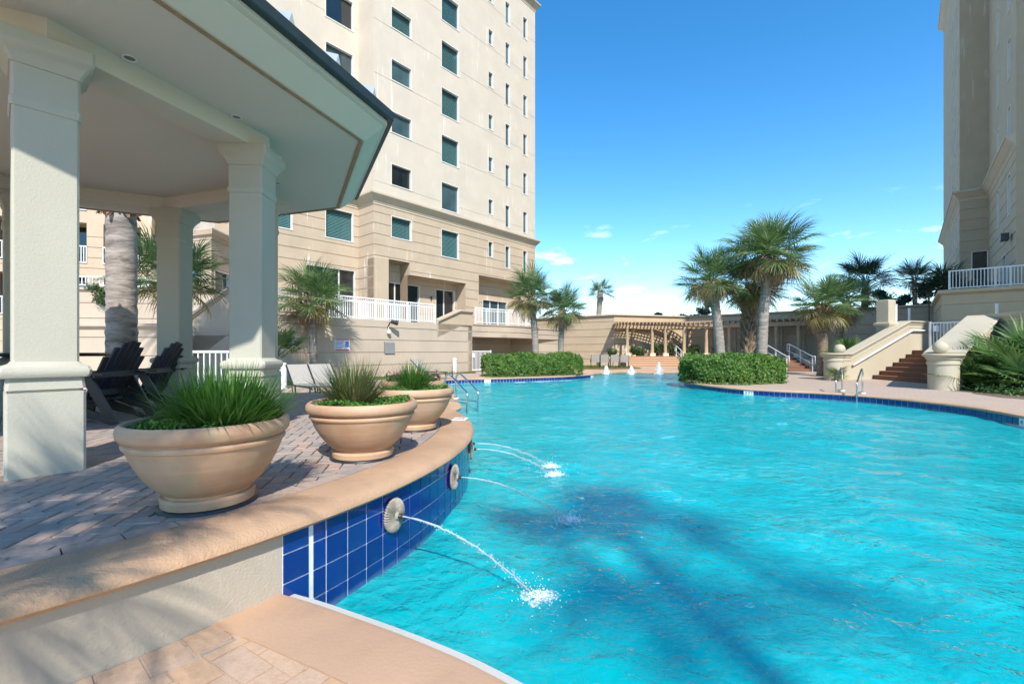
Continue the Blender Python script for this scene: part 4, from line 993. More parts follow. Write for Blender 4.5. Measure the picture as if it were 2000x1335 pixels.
# ---- right staircase
sL0, sLd = Vector((13.16, 19.0)), Vector((.94, .34)).normalized(); sR0, sR1 = Vector((13.85, 14.55)), Vector((18.3, 17.5)); ZL = 1.43
sc = thing('brick_stairs', 'brown brick stairs rising to the right between cream walls', 'stairs', (16.5, 18, DZ))
for i in range(7):
    t0 = 2.96 + i * .455; a = sL0 + sLd * t0; b = a + Vector((-.15, -3.3)); e = sL0 + sLd * 6.6; e2 = e + Vector((-.15, -3.3))
    dr = (sR1 - sR0).normalized(); nr = Vector((-dr.y, dr.x)); poly = clip_half([b, e2, e, a], sR0 + nr * .1, -nr)
    m = MB(); z = DZ + i * .182; m.prism(poly, z - .02, z + .135, False); ri = m.build('riser', MT['step_brick'], sc)
    off = Vector((-.035, 0)); poly2 = [p + (off if (p - a).dot(sLd) < .6 * 1.0 and abs((p - a).dot(Vector((-sLd.y, sLd.x)))) < 9 and (p - a).x < .3 else Vector((0, 0))) for p in poly]
    m = MB(); m.prism(poly2, z + .135, z + .182, False); m.build('tread', MT['step_brick'], ri)
m = MB(); a = sL0 + sLd * 6.1; m.prism([a + Vector((-.15, -4.4)), a + Vector((3.5, -3.0)), a + Vector((3.5, 3)), a + Vector((0, .2))], 0, ZL); m.build('landing', MT['deck_pavers'], sc)
CAPP = [(0, -.34), (.02, -.33), (.02, -.25), (.0, -.24), (.0, -.20), (.04, -.18), (.04, -.12), (.10, -.08), (.12, -.05), (.12, -.01), (.09, .0), (-.39, .0), (-.42, -.01), (-.42, -.05), (-.40, -.08), (-.34, -.12), (-.34, -.34)]
swl = thing('stair_wall', 'cream stair wall with sloping moulded cap and a ball finial at its left end', 'wall', (*sL0, DZ))
zA, zB = 1.36, 2.84
pth = [(*(sL0 + sLd * .5), zA), (*(sL0 + sLd * 1.5), zA), (*(sL0 + sLd * 5.4), zB), (*(sL0 + sLd * 6.9), zB)]
m = MB(); m.sweep(pth, CAPP); m.build('cap', MT['stair_stucco'], swl)
m = MB(); vs = []; nn = Vector((sLd.y, -sLd.x))
for x, y, z in pth: p = Vector((x, y)); vs += [(*p, .0), (*p, z - .3), (*(p - nn * .34), z - .3), (*(p - nn * .34), 0)]
m.add(vs, [(4 * i + k, 4 * i + 4 + k, 4 * i + 5 + k, 4 * i + 1 + k) for i in range(3) for k in range(3)] + [(0, 1, 2, 3), (15, 14, 13, 12)]); m.build('face', MT['stair_stucco'], swl)
def drum(t, c, r, h):
    m = MB(); m.lathe([(r, 0), (r, h - .36), (r + .03, h - .34), (r + .03, h - .26), (r, h - .25), (r, h - .20), (r + .05, h - .17), (r + .05, h - .12), (r + .12, h - .08), (r + .14, h - .05), (r + .14, h - .01), (r + .1, h + .002), (0, h + .004)], 32, c); m.build('pillar', MT['stair_stucco'], t, True, 30)
cL = sL0 + sLd * .72 - nn * .17; drum(swl, (cL.x, cL.y, 0), .36, zA)
def ball(t, c, r):
    m = MB(); m.lathe([(.0, 0)] + [(r * math.sin(a), r - r * math.cos(a)) for a in np.linspace(.35, math.pi, 12)], 24, c); m.build('ball_finial', MT['stair_stucco'], t, True)
ball(swl, (cL.x + .25, cL.y, zA - .04), .21)
m = MB(); o = nn * .09; h0, h1 = sL0 + sLd * 1.55 + o, sL0 + sLd * 6.7 + o
hp = [(*h0, zA - .52), (*(sL0 + sLd * 5.5 + o), zB - .45), (*h1, zB - .45)]; m.tube(hp, .045, 10); hr = thing('handrail', 'cream tubular handrail fixed along the left stair wall', 'handrail', hp[0]); m.build('rail', MT['trim_white'], hr, True)
for k in (.25, .6, .95):
    p = Vector(hp[0]).lerp(Vector(hp[1]), k); m = MB(); m.tube([p, p - Vector((0, 0, .08)), p - Vector((*o, .1))], .018, 6); m.build('bracket', MT['bronze'], hr)
swr = thing('stair_wall', 'cream stair wall with broad sloping cap and ball finial beside the palmettos', 'wall', (*sR0, DZ))
dr = (sR1 - sR0).normalized(); nr = Vector((dr.y, -dr.x)); pth = [(*(sR0 + dr * .2), zA + .05), (*sR1, zB), (*(sR1 + Vector((-.35, -1.0)) * .0 + dr * .25), zB)]
CAPR = [(.36 + o if o <= 0 else .36 + o, z) for o, z in CAPP]
m = MB(); m.sweep(pth, [(o + .36 if o > 0 else o - .12, z) for o, z in CAPP]); m.build('cap', MT['stair_stucco'], swr)
m = MB(); vs = []
for x, y, z in pth: p = Vector((x, y)); vs += [(*(p + nr * .32), .0), (*(p + nr * .32), z - .28), (*(p - nr * .40), z - .28), (*(p - nr * .40), 0)]
m.add(vs, [(4 * i + k, 4 * i + 4 + k, 4 * i + 5 + k, 4 * i + 1 + k) for i in range(2) for k in range(3)] + [(0, 1, 2, 3), (11, 10, 9, 8)]); m.build('face', MT['stair_stucco'], swr)
drum(swr, (sR0.x, sR0.y, 0), .38, zA); ball(swr, (sR0.x - .05, sR0.y + .05, zA), .2)
t = thing('garden_wall', 'cream garden wall behind the palmettos at the right edge', 'wall', (18.2, 15, 0))
m = MB(); m.sweep([(18.4, 17.55), (17.95, 16.4), (17.2, 13.5), (16.2, 9.5)][::1], [(o, zB + z) for o, z in [(0, -2.9), (0, -1.2), (-.03, -1.19), (-.03, -1.15), (0, -1.14), (0, -.34), (.04, -.3), (.04, -.22), (.10, -.12), (.12, -.05), (.12, 0), (-.4, 0), (-.4, -2.9)]]); m.build('face', MT['stair_stucco'], t)
# upper walls at the right
rw = thing('raised_terrace_wall', 'tan raised terrace wall with white railing before the right tower', 'wall', (21.8, 23, 0))
q0 = Vector((21.8, 23.0)); q1 = q0 + NV * 9; qb = q0 + DV * 9; zt = 4.52
m = MB(); m.sweep([tuple(qb), tuple(q0), tuple(q1)], joint_prof(0, zt, [zt - .75 - .8 * k for k in range(5)], .3, .14, .2)); m.build('face', MT['wall_warm'], rw)
m = MB(); m.add([(*p, zt - .01) for p in (q0, q1, q1 + DV * 12, qb)], [(0, 1, 2, 3)]); m.build('terrace_top', MT['deck_pavers'], rw)
railing('railing', 'white picket railing on the raised terrace before the right tower', [q0 + DV * .15 + NV * .3, q0 + NV * 1.9 + DV * .15, q0 + NV * 2.4 + DV * .15 - DV * .0, q1 + DV * .15], zt, .95, midrail=False)
p = sL0 + sLd * 4.75 - nn * .55
t = thing('gate_pillar', 'cream square pillar standing on the stair wall beside the white gate post', 'pillar', (*p, 0)); zp0, zp1 = 2.6, ZV(586, p.y)
m = MB(); m.sqcol((*p, 0), math.atan2(sLd.y, sLd.x), [(.26, .2), (.26, zp1 - .03), (.24, zp1)]); m.build('shaft', MT['stair_stucco'], t)
m = MB(); m.sqcol((*p, 0), math.atan2(sLd.y, sLd.x), [(.2, 2.5), (.28, 2.55), (.34, 2.66), (.34, 2.74), (.27, 2.77)]); m.build('moulding', MT['stair_stucco'], t)
a = sL0 + sLd * 6.55; gate('gate', 'tall white metal gate at the top of the brick stairs', (a.x - .05, a.y - .35), (a.x + 1.15, a.y - 1.9), ZL, 1.3)
for lab, (x, y), z0, h in (('slim white gate post beside the cream pillar', (p.x + .55, p.y + .1), 2.7, .9), ('slim white post standing right of the stair gate', (a.x + 1.25, a.y - 2.0), ZL, 2.0), ('slim white post against the shaded far wall above the stairs', (a.x + .25, a.y + 1.1), ZL, 2.1)):
    m = MB(); m.bar((x, y, z0), (x, y, z0 + h), .07, .07); m.box(x - .045, x + .045, y - .045, y + .045, z0 + h, z0 + h + .03); tag(m.build('gate_post', MT['white_metal']), lab, 'post')
m = MB(); c = (q0.x - .35, q0.y + .3, 0); m.tube([(c[0], c[1], 2.6), (c[0], c[1], 4.2)], .03, 8); m.lathe([(.12, 4.2), (.14, 4.3), (.05, 4.42), (0, 4.44)], 12, (c[0], c[1], 0)); tag(m.build('garden_lamp', MT['bronze'], None), 'bronze garden lamp on a thin pole beside the raised terrace', 'lamp')

railing('railing', 'white ground level railing behind the gazebo chairs', [px(352, 11.2), px(455, 11.6)], DZ, 1.22, midrail=False)
# ---------------------------------------------------------------- vegetation
def frond_mesh(seed, mat, Lp=.75, Lb=1.0, nl=30, droop=.35, spread=118, w0=.045, name='frond', ragged=.1):
    r = random.Random(seed); m = MB(); pet = [(0, 0, 0), (Lp * .5, 0, .02), (Lp, 0, -.04)]; m.tube(pet, [.03, .018, .012], 4, False)
    for i in range(nl):
        t = (i + .5) / nl * 2 - 1; ang = rad(spread * t) + r.uniform(-.03, .03); ln = Lb * (.62 + .38 * math.cos(ang * .55)) * r.uniform(1 - ragged * 2, 1)
        bx = Lp + .34 * Lb * (1 - abs(t)) ** 1.0; d = Vector((math.cos(ang), math.sin(ang), 0)); s = Vector((-d.y, d.x, 0))
        kk = r.uniform(-.06, .06); tw = r.uniform(-.5, .5); vs = []
        for q, wq in ((0, .45), (.35, 1), (.68, .75), (1, 0)):
            l = ln * q; p = Vector((bx, 0, -.04 - .10 * (bx - Lp))) + d * l + s * kk * l * l
            p.z += .22 * abs(math.sin(ang)) * l - droop * (l ** 2) * (1 + .8 * q * q) * r.uniform(.85, 1.15)
            sw = (s * math.cos(tw) + Vector((0, 0, 1)) * math.sin(tw)) * (w0 * wq)
            if wq: vs += [p - sw / 2, p + sw / 2]
            else: vs.append(p)
        m.add(vs, [(0, 1, 3, 2), (2, 3, 5, 4), (4, 5, 6)])
    return m.mesh(name, MT[mat], False)
FR = {
 'g': [frond_mesh(i, 'palm_leaf', .7 + .1 * (i % 3), 1.0, 30 + i % 4 * 2, .10 + .07 * (i % 3), 122, .04) for i in range(6)],
 'y': [frond_mesh(20 + i, 'palm_leaf_yellow',         .65, .95, 26, .38, 112) for i in range(3)],
 'd': [frond_mesh(30 + i, 'palm_leaf_dead', .6, .85, 20, .95, 95, .04, ragged=.25) for i in range(3)],
 'k': [frond_mesh(40 + i, 'palm_leaf_dark', .75, 1.0, 26, .18) for i in range(3)],
 'p': [frond_mesh(50 + i, 'palmetto_leaf', .8, .75, 22, .2, 105, .05) for i in range(4)]}
def trunk_mesh(H, r0, r1, lean=(0, 0), seed=0, seg=12, flare=1.25, mat='bark_grey', rings=True):
    r = random.Random(seed); m = MB(); n = max(8, int(H / .11)); pts = []; rr = []
    for i in range(n + 1):
        t = i / n; pts.append((lean[0] * t * t, lean[1] * t * t, H * t)); k = r0 + (r1 - r0) * t; k *= 1 + (flare - 1) * math.exp(-t * H / .35)
        rr.append(k * (1 + (.035 if (rings and i % 2) else -.02) + r.uniform(-.025, .025)))
    m.tube(pts, rr, seg); return m.mesh('trunk', MT[mat], True)
def palm(name, label, base, H, rad_, nf=34, ny=6, nd=10, tr=.16, lean=(0, 0), seed=1, bark_='bark_grey', kind='g', boots=0, group='palms around the pool', top=None, squash=1.0, dead_el=(-88, -50)):
    r = random.Random(seed); t = thing(name, label, 'palm tree', base, group=group)
    t0 = obj('trunk', trunk_mesh(H, tr * 1.05, tr * .92, lean, seed, mat=bark_), t)
    top = Vector((lean[0], lean[1], H)); sc = rad_ / 1.6
    def put(me, az, el, s, nm='frond'):
        M4 = Matrix.Translation(top + Vector((math.cos(az), math.sin(az), 0)) * tr * .5 + Vector((0, 0, r.uniform(-.18, .22) * sc))) @ Matrix.Rotation(az, 4, 'Z') @ Matrix.Rotation(-el, 4, 'Y') @ Matrix.Rotation(r.uniform(-.5, .5), 4, 'X') @ Matrix.Diagonal((s, s, s, 1))
        o = obj(nm, me, t); o.matrix_local = M4
    for i in range(nf):
        f = (i + .5) / nf; el = rad(86 - 108 * f ** .9) + r.uniform(-.12, .12); put(r.choice(FR[kind]), i * 2.39996 + r.uniform(-.25, .25), el, sc * r.uniform(.86, 1.08))
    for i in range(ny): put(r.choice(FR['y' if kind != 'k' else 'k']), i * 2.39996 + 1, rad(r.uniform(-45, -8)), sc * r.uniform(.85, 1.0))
    for i in range(nd): put(r.choice(FR['d']), i * 2.39996 + .5, rad(r.uniform(*dead_el)), sc * r.uniform(.7, .95), 'dead_frond')
    if boots:
        m = MB(); n = int(boots * 44)
        for i in range(n):
            z = H - boots * (i / n) + .05; a = i * 2.39996; d = Vector((math.cos(a), math.sin(a), 0)); s = Vector((-d.y, d.x, 0)); k = z / H; c = Vector((lean[0] * k * k, lean[1] * k * k, z)) + d * tr * .8
            w = .075; L = r.uniform(.18, .30); e = c + d * (.12 + r.uniform(0, .08)) + Vector((0, 0, L)) + s * r.uniform(-.06, .06)
            m.add([c - s * w, c + s * w, c + s * w * .8 - Vector((0, 0, .1)) + d * .05, c - s * w * .8 - Vector((0, 0, .1)) + d * .05, e - s * w * .45, e + s * w * .45, e + d * .03 - Vector((0, 0, .03))], [(0, 1, 5, 4), (3, 6, 4, 0), (2, 1, 5, 6), (3, 2, 6), (4, 5, 6)])
        tag(obj('leaf_base', m.mesh('leaf_base', MT['boot_fibre']), t0), kind='stuff')
    return t
def pb(u, Y, z=DZ): return ((u - CX) / F * Y, Y, z - .03)
# the palms in the photograph
palm('cabbage_palm', 'tallest full crowned palm rising behind the right hedge', pb(1487, 19.3), ZV(500, 19.3) - DZ, 1.68, 44, 16, 30, .205, (.35, 0), 11, dead_el=(-72, -18))
palm('cabbage_palm', 'leaning crowned palm with blue shaded trunk left behind the right hedge', pb(1408, 20.0), ZV(548, 20.0) - DZ, 1.45, 32, 12, 20, .2, (-.4, .1), 12, bark_='bark_grey', dead_el=(-72, -20))
palm('cabbage_palm', 'palm with rough booted trunk between the two tall hedge palms', pb(1457, 21), ZV(562, 21) - DZ, 1.5, 30, 12, 24, .25, (.3, 0), 13, 'bark_brown', boots=3.0)
palm('cabbage_palm', 'short palm with shaggy boots beside the left stair pillar', pb(1607, 22.5), ZV(598, 22.5) - DZ, 1.55, 30, 10, 32, .215, (0, 0), 14, 'bark_brown', boots=.95, dead_el=(-85, -35))
palm('cabbage_palm', 'slim palm right behind the shaggy palm near the stairs', pb(1634, 29), ZV(592, 29) - DZ, 1.75, 28, 10, 22, .21, (.6, 0), 15, 'bark_brown')
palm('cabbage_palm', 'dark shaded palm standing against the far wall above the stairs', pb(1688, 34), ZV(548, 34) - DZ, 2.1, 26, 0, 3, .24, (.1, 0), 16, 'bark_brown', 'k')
palm('cabbage_palm', 'palm growing out of the left hedge nearest the tower', pb(1047, 24.0), ZV(580, 24.0) - DZ, 1.45, 28, 10, 18, .17, (-.25, 0), 17)
palm('cabbage_palm', 'shorter drooping palm at the right end of the left hedge', pb(1095, 24.6), ZV(604, 24.6) - DZ, 1.35, 26, 12, 18, .16, (.1, 0), 18)
palm('cabbage_palm', 'small distant palm alone above the far boundary wall', pb(1167, 62, 0), ZV(571, 62), 1.9, 22, 0, 6, .4, (.4, 0), 19)
palm('cabbage_palm', 'stubby palm standing against the tan retaining wall casting its shadow', pb(613, 18.45), ZV(582, 18.45) - DZ, 1.42, 32, 8, 24, .15, (-.1, 0), 20, boots=.4, dead_el=(-85, -45))
palm('cabbage_palm', 'leafy palm behind the far gazebo column', pb(338, 13.2), ZV(548, 13.2) - DZ, 1.35, 30, 8, 8, .16, (0, 0), 21)
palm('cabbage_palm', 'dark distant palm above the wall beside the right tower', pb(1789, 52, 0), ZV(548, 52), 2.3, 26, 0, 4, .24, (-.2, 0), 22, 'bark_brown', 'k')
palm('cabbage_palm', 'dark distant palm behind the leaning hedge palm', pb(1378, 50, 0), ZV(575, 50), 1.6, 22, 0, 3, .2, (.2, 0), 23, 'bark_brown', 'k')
# big date palm trunk behind the gazebo
t = palm('date_palm', 'massive grey date palm trunk behind the black chairs', pb(238, 9.3, DZ), 7.6, 2.6, 22, 0, 0, .255, (-.05, 0), 31, 'bark_date', group='palms around the pool')
r = random.Random(4); m = MB()
for i in range(150):
    z = 4.15 + i / 150 * .75 - .05; a = i * 2.39996; d = Vector((math.cos(a), math.sin(a), 0)); s = Vector((-d.y, d.x, 0)); c = Vector((-.03, 0, z)) + d * .235; w = .07; e = c + d * r.uniform(.04, .14) + Vector((0, 0, r.uniform(.08, .22) if z > 4.35 else -r.uniform(.05, .2))) + s * r.uniform(-.05, .05)
    m.add([c - s * w, c + s * w, e + s * w * .3, e - s * w * .3], [(0, 1, 2, 3)]); m.add([c - s * w + d * .03, e + d * .03, c + s * w + d * .03], [(0, 1, 2)])
m2 = m.mesh('leaf_base', MT['boot_red']); tag(obj('leaf_base', m2, [c for c in kids(t) if c.name.startswith('trunk')][0]), kind='stuff')
# palms behind the photographer whose shadows fall on the terrace and the pool
palm('cabbage_palm', 'palm behind the photographer shading the left of the terrace', (-1.85, -.9, DZ), 3.4, 1.1, 30, 3, 2, .13, (.1, 0), 41)
palm('cabbage_palm', 'palm behind the photographer shading the near water', (3.15, -8.2, DZ), 11.0, 1.15, 16, 0, 1, .10, (0, 0), 42)

# leaf clouds
def leaf_mesh(name, pts, nrm, size, mat, seed=0, jit=.8):
    rg = np.random.default_rng(seed); n = len(pts); P = np.asarray(pts); N = np.asarray(nrm) + rg.normal(0, jit, (n, 3)); N /= np.linalg.norm(N, axis=1, keepdims=True) + 1e-9
    T = np.cross(N, rg.normal(0, 1, (n, 3))); T /= np.linalg.norm(T, axis=1, keepdims=True) + 1e-9; B = np.cross(N, T); s = size * rg.uniform(.45, 1.4, (n, 1))
    V = np.stack([P - T * s, P - B * s * .42, P + T * s, P + B * s * .42], 1).reshape(-1, 3); Fc = np.arange(n * 4).reshape(n, 4)
    me = bpy.data.meshes.new(name); me.vertices.add(n * 4); me.vertices.foreach_set('co', V.astype(np.float32).ravel()); me.loops.add(n * 4); me.loops.foreach_set('vertex_index', Fc.ravel().astype(np.int32))
    me.polygons.add(n); me.polygons.foreach_set('loop_start', np.arange(0, n * 4, 4, dtype=np.int32)); me.polygons.foreach_set('loop_total', np.full(n, 4, dtype=np.int32)); me.materials.append(MT[mat]); me.update(calc_edges=True); me.validate(); return me
def capsule_samples(path, rx, h, n, seed, power=4.5):
    """points near the surface of a clipped hedge that follows a path"""
    rg = np.random.default_rng(seed); P = np.array([(p[0], p[1]) for p in path]); seg = np.linalg.norm(np.diff(P, axis=0), axis=1); cum = np.r_[0, np.cumsum(seg)]; L = cum[-1]
    pts = []; nr = []
    while len(pts) < n:
        s = rg.uniform(-rx, L + rx); th = rg.uniform(-.05, math.pi + .05)
        sc = min(max(s, 0), L); k = min(np.searchsorted(cum, sc, 'right') - 1, len(seg) - 1); t = (sc - cum[k]) / seg[k]; c = P[k] * (1 - t) + P[k + 1] * t; d = (P[k + 1] - P[k]) / seg[k]
        e = (s - sc); w = rx * math.sqrt(max(0, 1 - (e / rx) ** 2)); 
        ct, st = math.cos(th), max(0, math.sin(th)); x = math.copysign(abs(ct) ** (2 / power), ct); z = abs(st) ** (2 / power)
        hz = h * (1 - .22 * (abs(e) / rx) ** 4)
        lump = 1 + .04 * math.sin(s * 2.6 + th * 3) + .03 * math.sin(s * 6.3 - th * 5 + 1) + .02 * math.sin(s * 11 + th * 9) 
        depth = 1 - abs(rg.normal(0, .05)) if rg.random() > .1 else 1 + abs(rg.normal(0, .035))
        side = np.array([-d[1], d[0]]); q = c + d * e * depth + side * x * w * lump * depth
        pts.append((q[0], q[1], max(.05, z * hz * lump * depth))); v = np.array([side[0] * ct + d[0] * e / rx, side[1] * ct + d[1] * e / rx, st + .15]); nr.append(v / np.linalg.norm(v))
    return np.array(pts), np.array(nr)
def hedge(label, path, rx, h, n, seed):
    t = thing('hedge', label, 'hedge', (path[0][0], path[0][1], DZ), group='clipped hedges by the pool'); P, N = capsule_samples(path, rx, h, n, seed); P[:, 0] -= path[0][0]; P[:, 1] -= path[0][1]
    obj('foliage', leaf_mesh('foliage', P, N, .052, 'hedge_leaf', seed), t)
    m = MB(); pr = []
    for k in range(13): th = math.pi * k / 12; ct, st = math.cos(th), math.sin(th); pr.append((math.copysign(abs(ct) ** .62, ct) * rx * .84, abs(st) ** .62 * h * .86))
    a, b = Vector(path[0]), Vector(path[1]); d0 = (a - b).normalized(); c_, e_ = Vector(path[-1]), Vector(path[-2]); d1 = (c_ - e_).normalized()
    for cc, sc in ((a + d0 * rx * .45, .8), (c_ + d1 * rx * .45, .8)): pass
    m.sweep([tuple(a + d0 * rx * .1)] + [tuple(p) for p in path] + [tuple(c_ + d1 * rx * .1)], pr); m.build('dark_core', MT['tree_leaf'], None).parent = t  # solid dark core added inside the leaf shell to block the view through
    b_ = [c for c in kids(t) if c.name.startswith('dark_core')][0]; b_.location = (-path[0][0], -path[0][1], 0); return t
hedge('long rounded clipped hedge before the alcove at the far left pool edge', [(-.55, 22.2), (2.75, 23.8)], .95, 1.08, 48000, 5)
hedge('boxy clipped hedge on the pool peninsula beneath the tall palms', [(8.25, 18.0), (9.35, 18.45)], 1.5, 1.06, 64000, 6)

def blob_tree(name, label, base, H, clumps, n, mat, leafs=.16, tr=.15, seed=0, cat='tree', group=None):
    rg = np.random.default_rng(seed); t = thing(name, label, cat, base, group=group); P = []; N = []
    m = MB(); m.tube([(0, 0, 0), (.1, 0, H * .5), (0, .1, H * .8)], [tr, tr * .8, tr * .4], 8)
    for (cx_, cy_, cz_, r_) in clumps:
        m.tube([(0, 0, H * .35), (cx_ * .6, cy_ * .6, cz_ * .7), (cx_, cy_, cz_)], [tr * .45, tr * .3, .02], 5)
        k = int(n / len(clumps)); v = rg.normal(0, 1, (k, 3)); v /= np.linalg.norm(v, axis=1, keepdims=True); rr_ = r_ * rg.uniform(.35, 1.05, (k, 1)) * (1 + .3 * np.sin(v[:, :1] * 5 + v[:, 1:2] * 4)); P.append(v * rr_ * np.array([1, 1, .75]) + np.array([cx_, cy_, cz_])); N.append(v)
    m.build('trunk', MT['bark_brown'], None, True).parent = t
    obj('crown', leaf_mesh('crown', np.concatenate(P), np.concatenate(N), leafs, mat, seed), t); return t
def cl(r, n, sx, z0, z1, r0, r1): return [(r.uniform(-sx, sx), r.uniform(-sx * .6, sx * .6), r.uniform(z0, z1), r.uniform(r0, r1)) for _ in range(n)]
rr = random.Random(9)
Yd = 47
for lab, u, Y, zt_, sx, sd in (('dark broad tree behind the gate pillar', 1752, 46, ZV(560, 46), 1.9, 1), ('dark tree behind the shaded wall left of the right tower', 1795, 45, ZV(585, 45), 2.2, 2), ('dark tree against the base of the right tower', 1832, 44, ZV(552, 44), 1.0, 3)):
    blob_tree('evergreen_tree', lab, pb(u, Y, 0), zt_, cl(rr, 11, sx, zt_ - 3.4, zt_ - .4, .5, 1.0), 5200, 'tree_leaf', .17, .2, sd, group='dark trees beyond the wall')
for i, (u, v, sx) in enumerate(((1279, 609, .8), (1318, 611, 1.2), (1343, 609, .8), (1384, 590, 1.2))):
    lab = ['wispy shrub top above the wall over the left end of the pergola', 'low bush tops above the middle of the boundary wall', 'rounded green bush top above the boundary wall', 'dark bush above the wall behind the leaning palm'][i]
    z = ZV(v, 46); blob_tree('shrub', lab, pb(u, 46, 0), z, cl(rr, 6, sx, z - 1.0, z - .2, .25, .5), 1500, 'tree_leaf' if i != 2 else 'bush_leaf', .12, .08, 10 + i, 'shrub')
# small shrubs and potted plants
def fan_shrub(name, label, base, n, s, seed, cat='shrub', group=None, kind='p', el=(10, 85)):
    r = random.Random(seed); t = thing(name, label, cat, base, group=group)
    for i in range(n):
        a = r.uniform(0, 6.28); e_ = rad(r.uniform(*el)); k = s * r.uniform(.7, 1.15)
        M4 = Matrix.Translation((r.uniform(-.25, .25) * s, r.uniform(-.25, .25) * s, r.uniform(0, .25) * s)) @ Matrix.Rotation(a, 4, 'Z') @ Matrix.Rotation(-e_, 4, 'Y') @ Matrix.Rotation(r.uniform(-.4, .4), 4, 'X') @ Matrix.Diagonal((k, k, k, 1)); o = obj('frond', r.choice(FR[kind]), t); o.matrix_local = M4
    m = MB(); m.tube([(0, 0, -.05), (0, 0, .3 * s)], [.09 * s, .06 * s], 7); m.mesh; m.build('stem', MT['bark_brown'], None).parent = t
    return t
bedz = .22
m = MB(); bed = [(14.2, 13.9), (14.9, 15.0), (17.6, 16.9), (18.0, 16.2), (16.3, 9.6), (13.6, 10.2), (13.0, 12.0), (13.4, 13.2)]; m.prism(bed, .05, bedz, False); tag(m.build('planting_bed', MT['mulch']), kind='structure')
spots = [(15.0, 14.3, .95, 'palmetto fan shrub nearest the right stair pillar'), (15.7, 13.6, 1.25, 'tall palmetto in the middle of the right planting bed'), (16.5, 14.6, 1.3, 'high palmetto against the garden wall'), (14.9, 13.0, .85, 'low palmetto at the front of the right planting bed'), (15.9, 12.6, 1.2, 'broad palmetto at the right edge of the picture'), (16.6, 13.4, 1.5, 'tallest palmetto at the right edge by the garden wall'), (14.6, 14.7, .8, 'small palmetto casting its shadow on the stair pillar')]
for i, (x, y, s, lab) in enumerate(spots): fan_shrub('palmetto', lab, (x, y, bedz - .02), 17, s * .95, 60 + i, group='palmettos beside the stairs')
rg = np.random.default_rng(8); P = []
while len(P) < 9000:
    x, y = rg.uniform(13, 17.5), rg.uniform(9.6, 15)
    if inside((x, y), bed) and (x + rg.uniform(-.3, .3) > 13.9): P.append((x, y, bedz + abs(rg.normal(0, .10))))
tag(obj('ground_cover', leaf_mesh('ground_cover', P, np.tile([0, 0, 1.0], (len(P), 1)), .06, 'palmetto_leaf', 3, 1.2)), 'low leafy ground cover under the palmettos at the right edge', kind='stuff')
fan_shrub('sago_palm', 'dark sago plant on the raised terrace before the right tower', (23.6, 24.6, 4.5), 24, 1.0, 80, 'shrub', kind='k', el=(5, 70))
fan_shrub('palmetto', 'bright green palmetto behind the stair wall finial', (pb(1662, 21.2)[0], 21.2, .7), 20, .8, 81)
fan_shrub('palmetto', 'green fan plant peeking out right of the second gazebo column', (pb(541, 15.5)[0], 15.5, 1.1), 14, .75, 82)
fan_shrub('palmetto', 'leafy fan plant left of the second gazebo column', (pb(352, 10.5)[0], 10.5, 1.0), 4, .3, 83)
blob_tree('vine', 'trailing dark vine spilling over the upper planter wall', (*px(196, 17.2), ZV(585, 17.2)), .4, [(-.25, 0, .45, .28), (.2, -.1, .25, .33), (.45, -.15, -.1, .3), (.25, -.2, .0, .25)], 1800, 'bush_leaf', .05, .02, 77, 'vine')
for i, (u, Y) in enumerate(((1243, 37.6), (1286, 38.2), (1318, 38.6), (1355, 38.2))):
    blob_tree('potted_bush', ['dense green bush at the left end of the pergola', 'green bush between the second and third pergola posts', 'green bush behind the middle pergola posts', 'grey green bush at the shaded end of the pergola'][i], ((u - CX) / F * Y, Y, PZ), .9, cl(rr, 5, .55 if i == 0 else .4, .35, .9, .3, .5), 2200, 'bush_leaf', .08, .05, 90 + i, 'bush', 'bushes under the pergola')
blob_tree('potted_bush', 'round grey topiary ball beside the lawn chairs', (pb(1196, 35)[0], 35, DZ), .9, [(0, 0, 1.15, .45)], 1800, 'bush_leaf', .06, .04, 99, 'bush')
fan_shrub('fan_plant', 'small grass plant at the foot of the left stair pillar', (pb(1630, 19.3)[0] - .25, 18.75, DZ), 12, .38, 84, kind='g', el=(15, 80))

# planters with spiky grass
PT = [(TC.x + 3.97 * math.cos(rad(a)), TC.y + 3.97 * math.sin(rad(a))) for a in (-33.1, -15.4, 3.6, 22.3)]
POTP = [(.222, .012), (.234, .016), (.24, .05), (.232, .062), (.216, .066), (.217, .076), (.240, .088), (.276, .12), (.326, .18), (.362, .24), (.386, .292), (.392, .306), (.402, .310), (.406, .322), (.400, .332), (.390, .336), (.392, .342), (.412, .346), (.426, .362), (.430, .385), (.424, .408), (.406, .422), (.388, .418), (.380, .40), (.372, .36), (.365, .30)]
pot_me = MB().lathe(POTP, 56).mesh('bowl', MT['terracotta'], True); pot_me.set_sharp_from_angle(angle=rad(38))
soil_me = MB().lathe([(.372, .365), (.2, .385), (.001, .39)], 32).mesh('soil', MT['soil'], True)
ring_me = MB().lathe([(.255, 0), (.255, .012), (.18, .013)], 40).mesh('saucer', MT['black_plastic'], True)
for i, (x, y) in enumerate(PT):
    lab = ['nearest terracotta bowl planter in front of the gazebo column', 'second terracotta bowl planter standing clear on the terrace', 'third terracotta bowl planter before the pool ladder', 'farthest terracotta planter half hidden behind the third'][i]
    t = thing('planter', lab, 'planter', (x, y, TZ), R.uniform(0, 6), 'terracotta planters along the terrace edge'); obj('bowl', pot_me, t); obj('soil', soil_me, t); obj('saucer', ring_me, t); t.scale = ((.95, .95, 1.12) if i == 0 else (1, 1, 1.07))
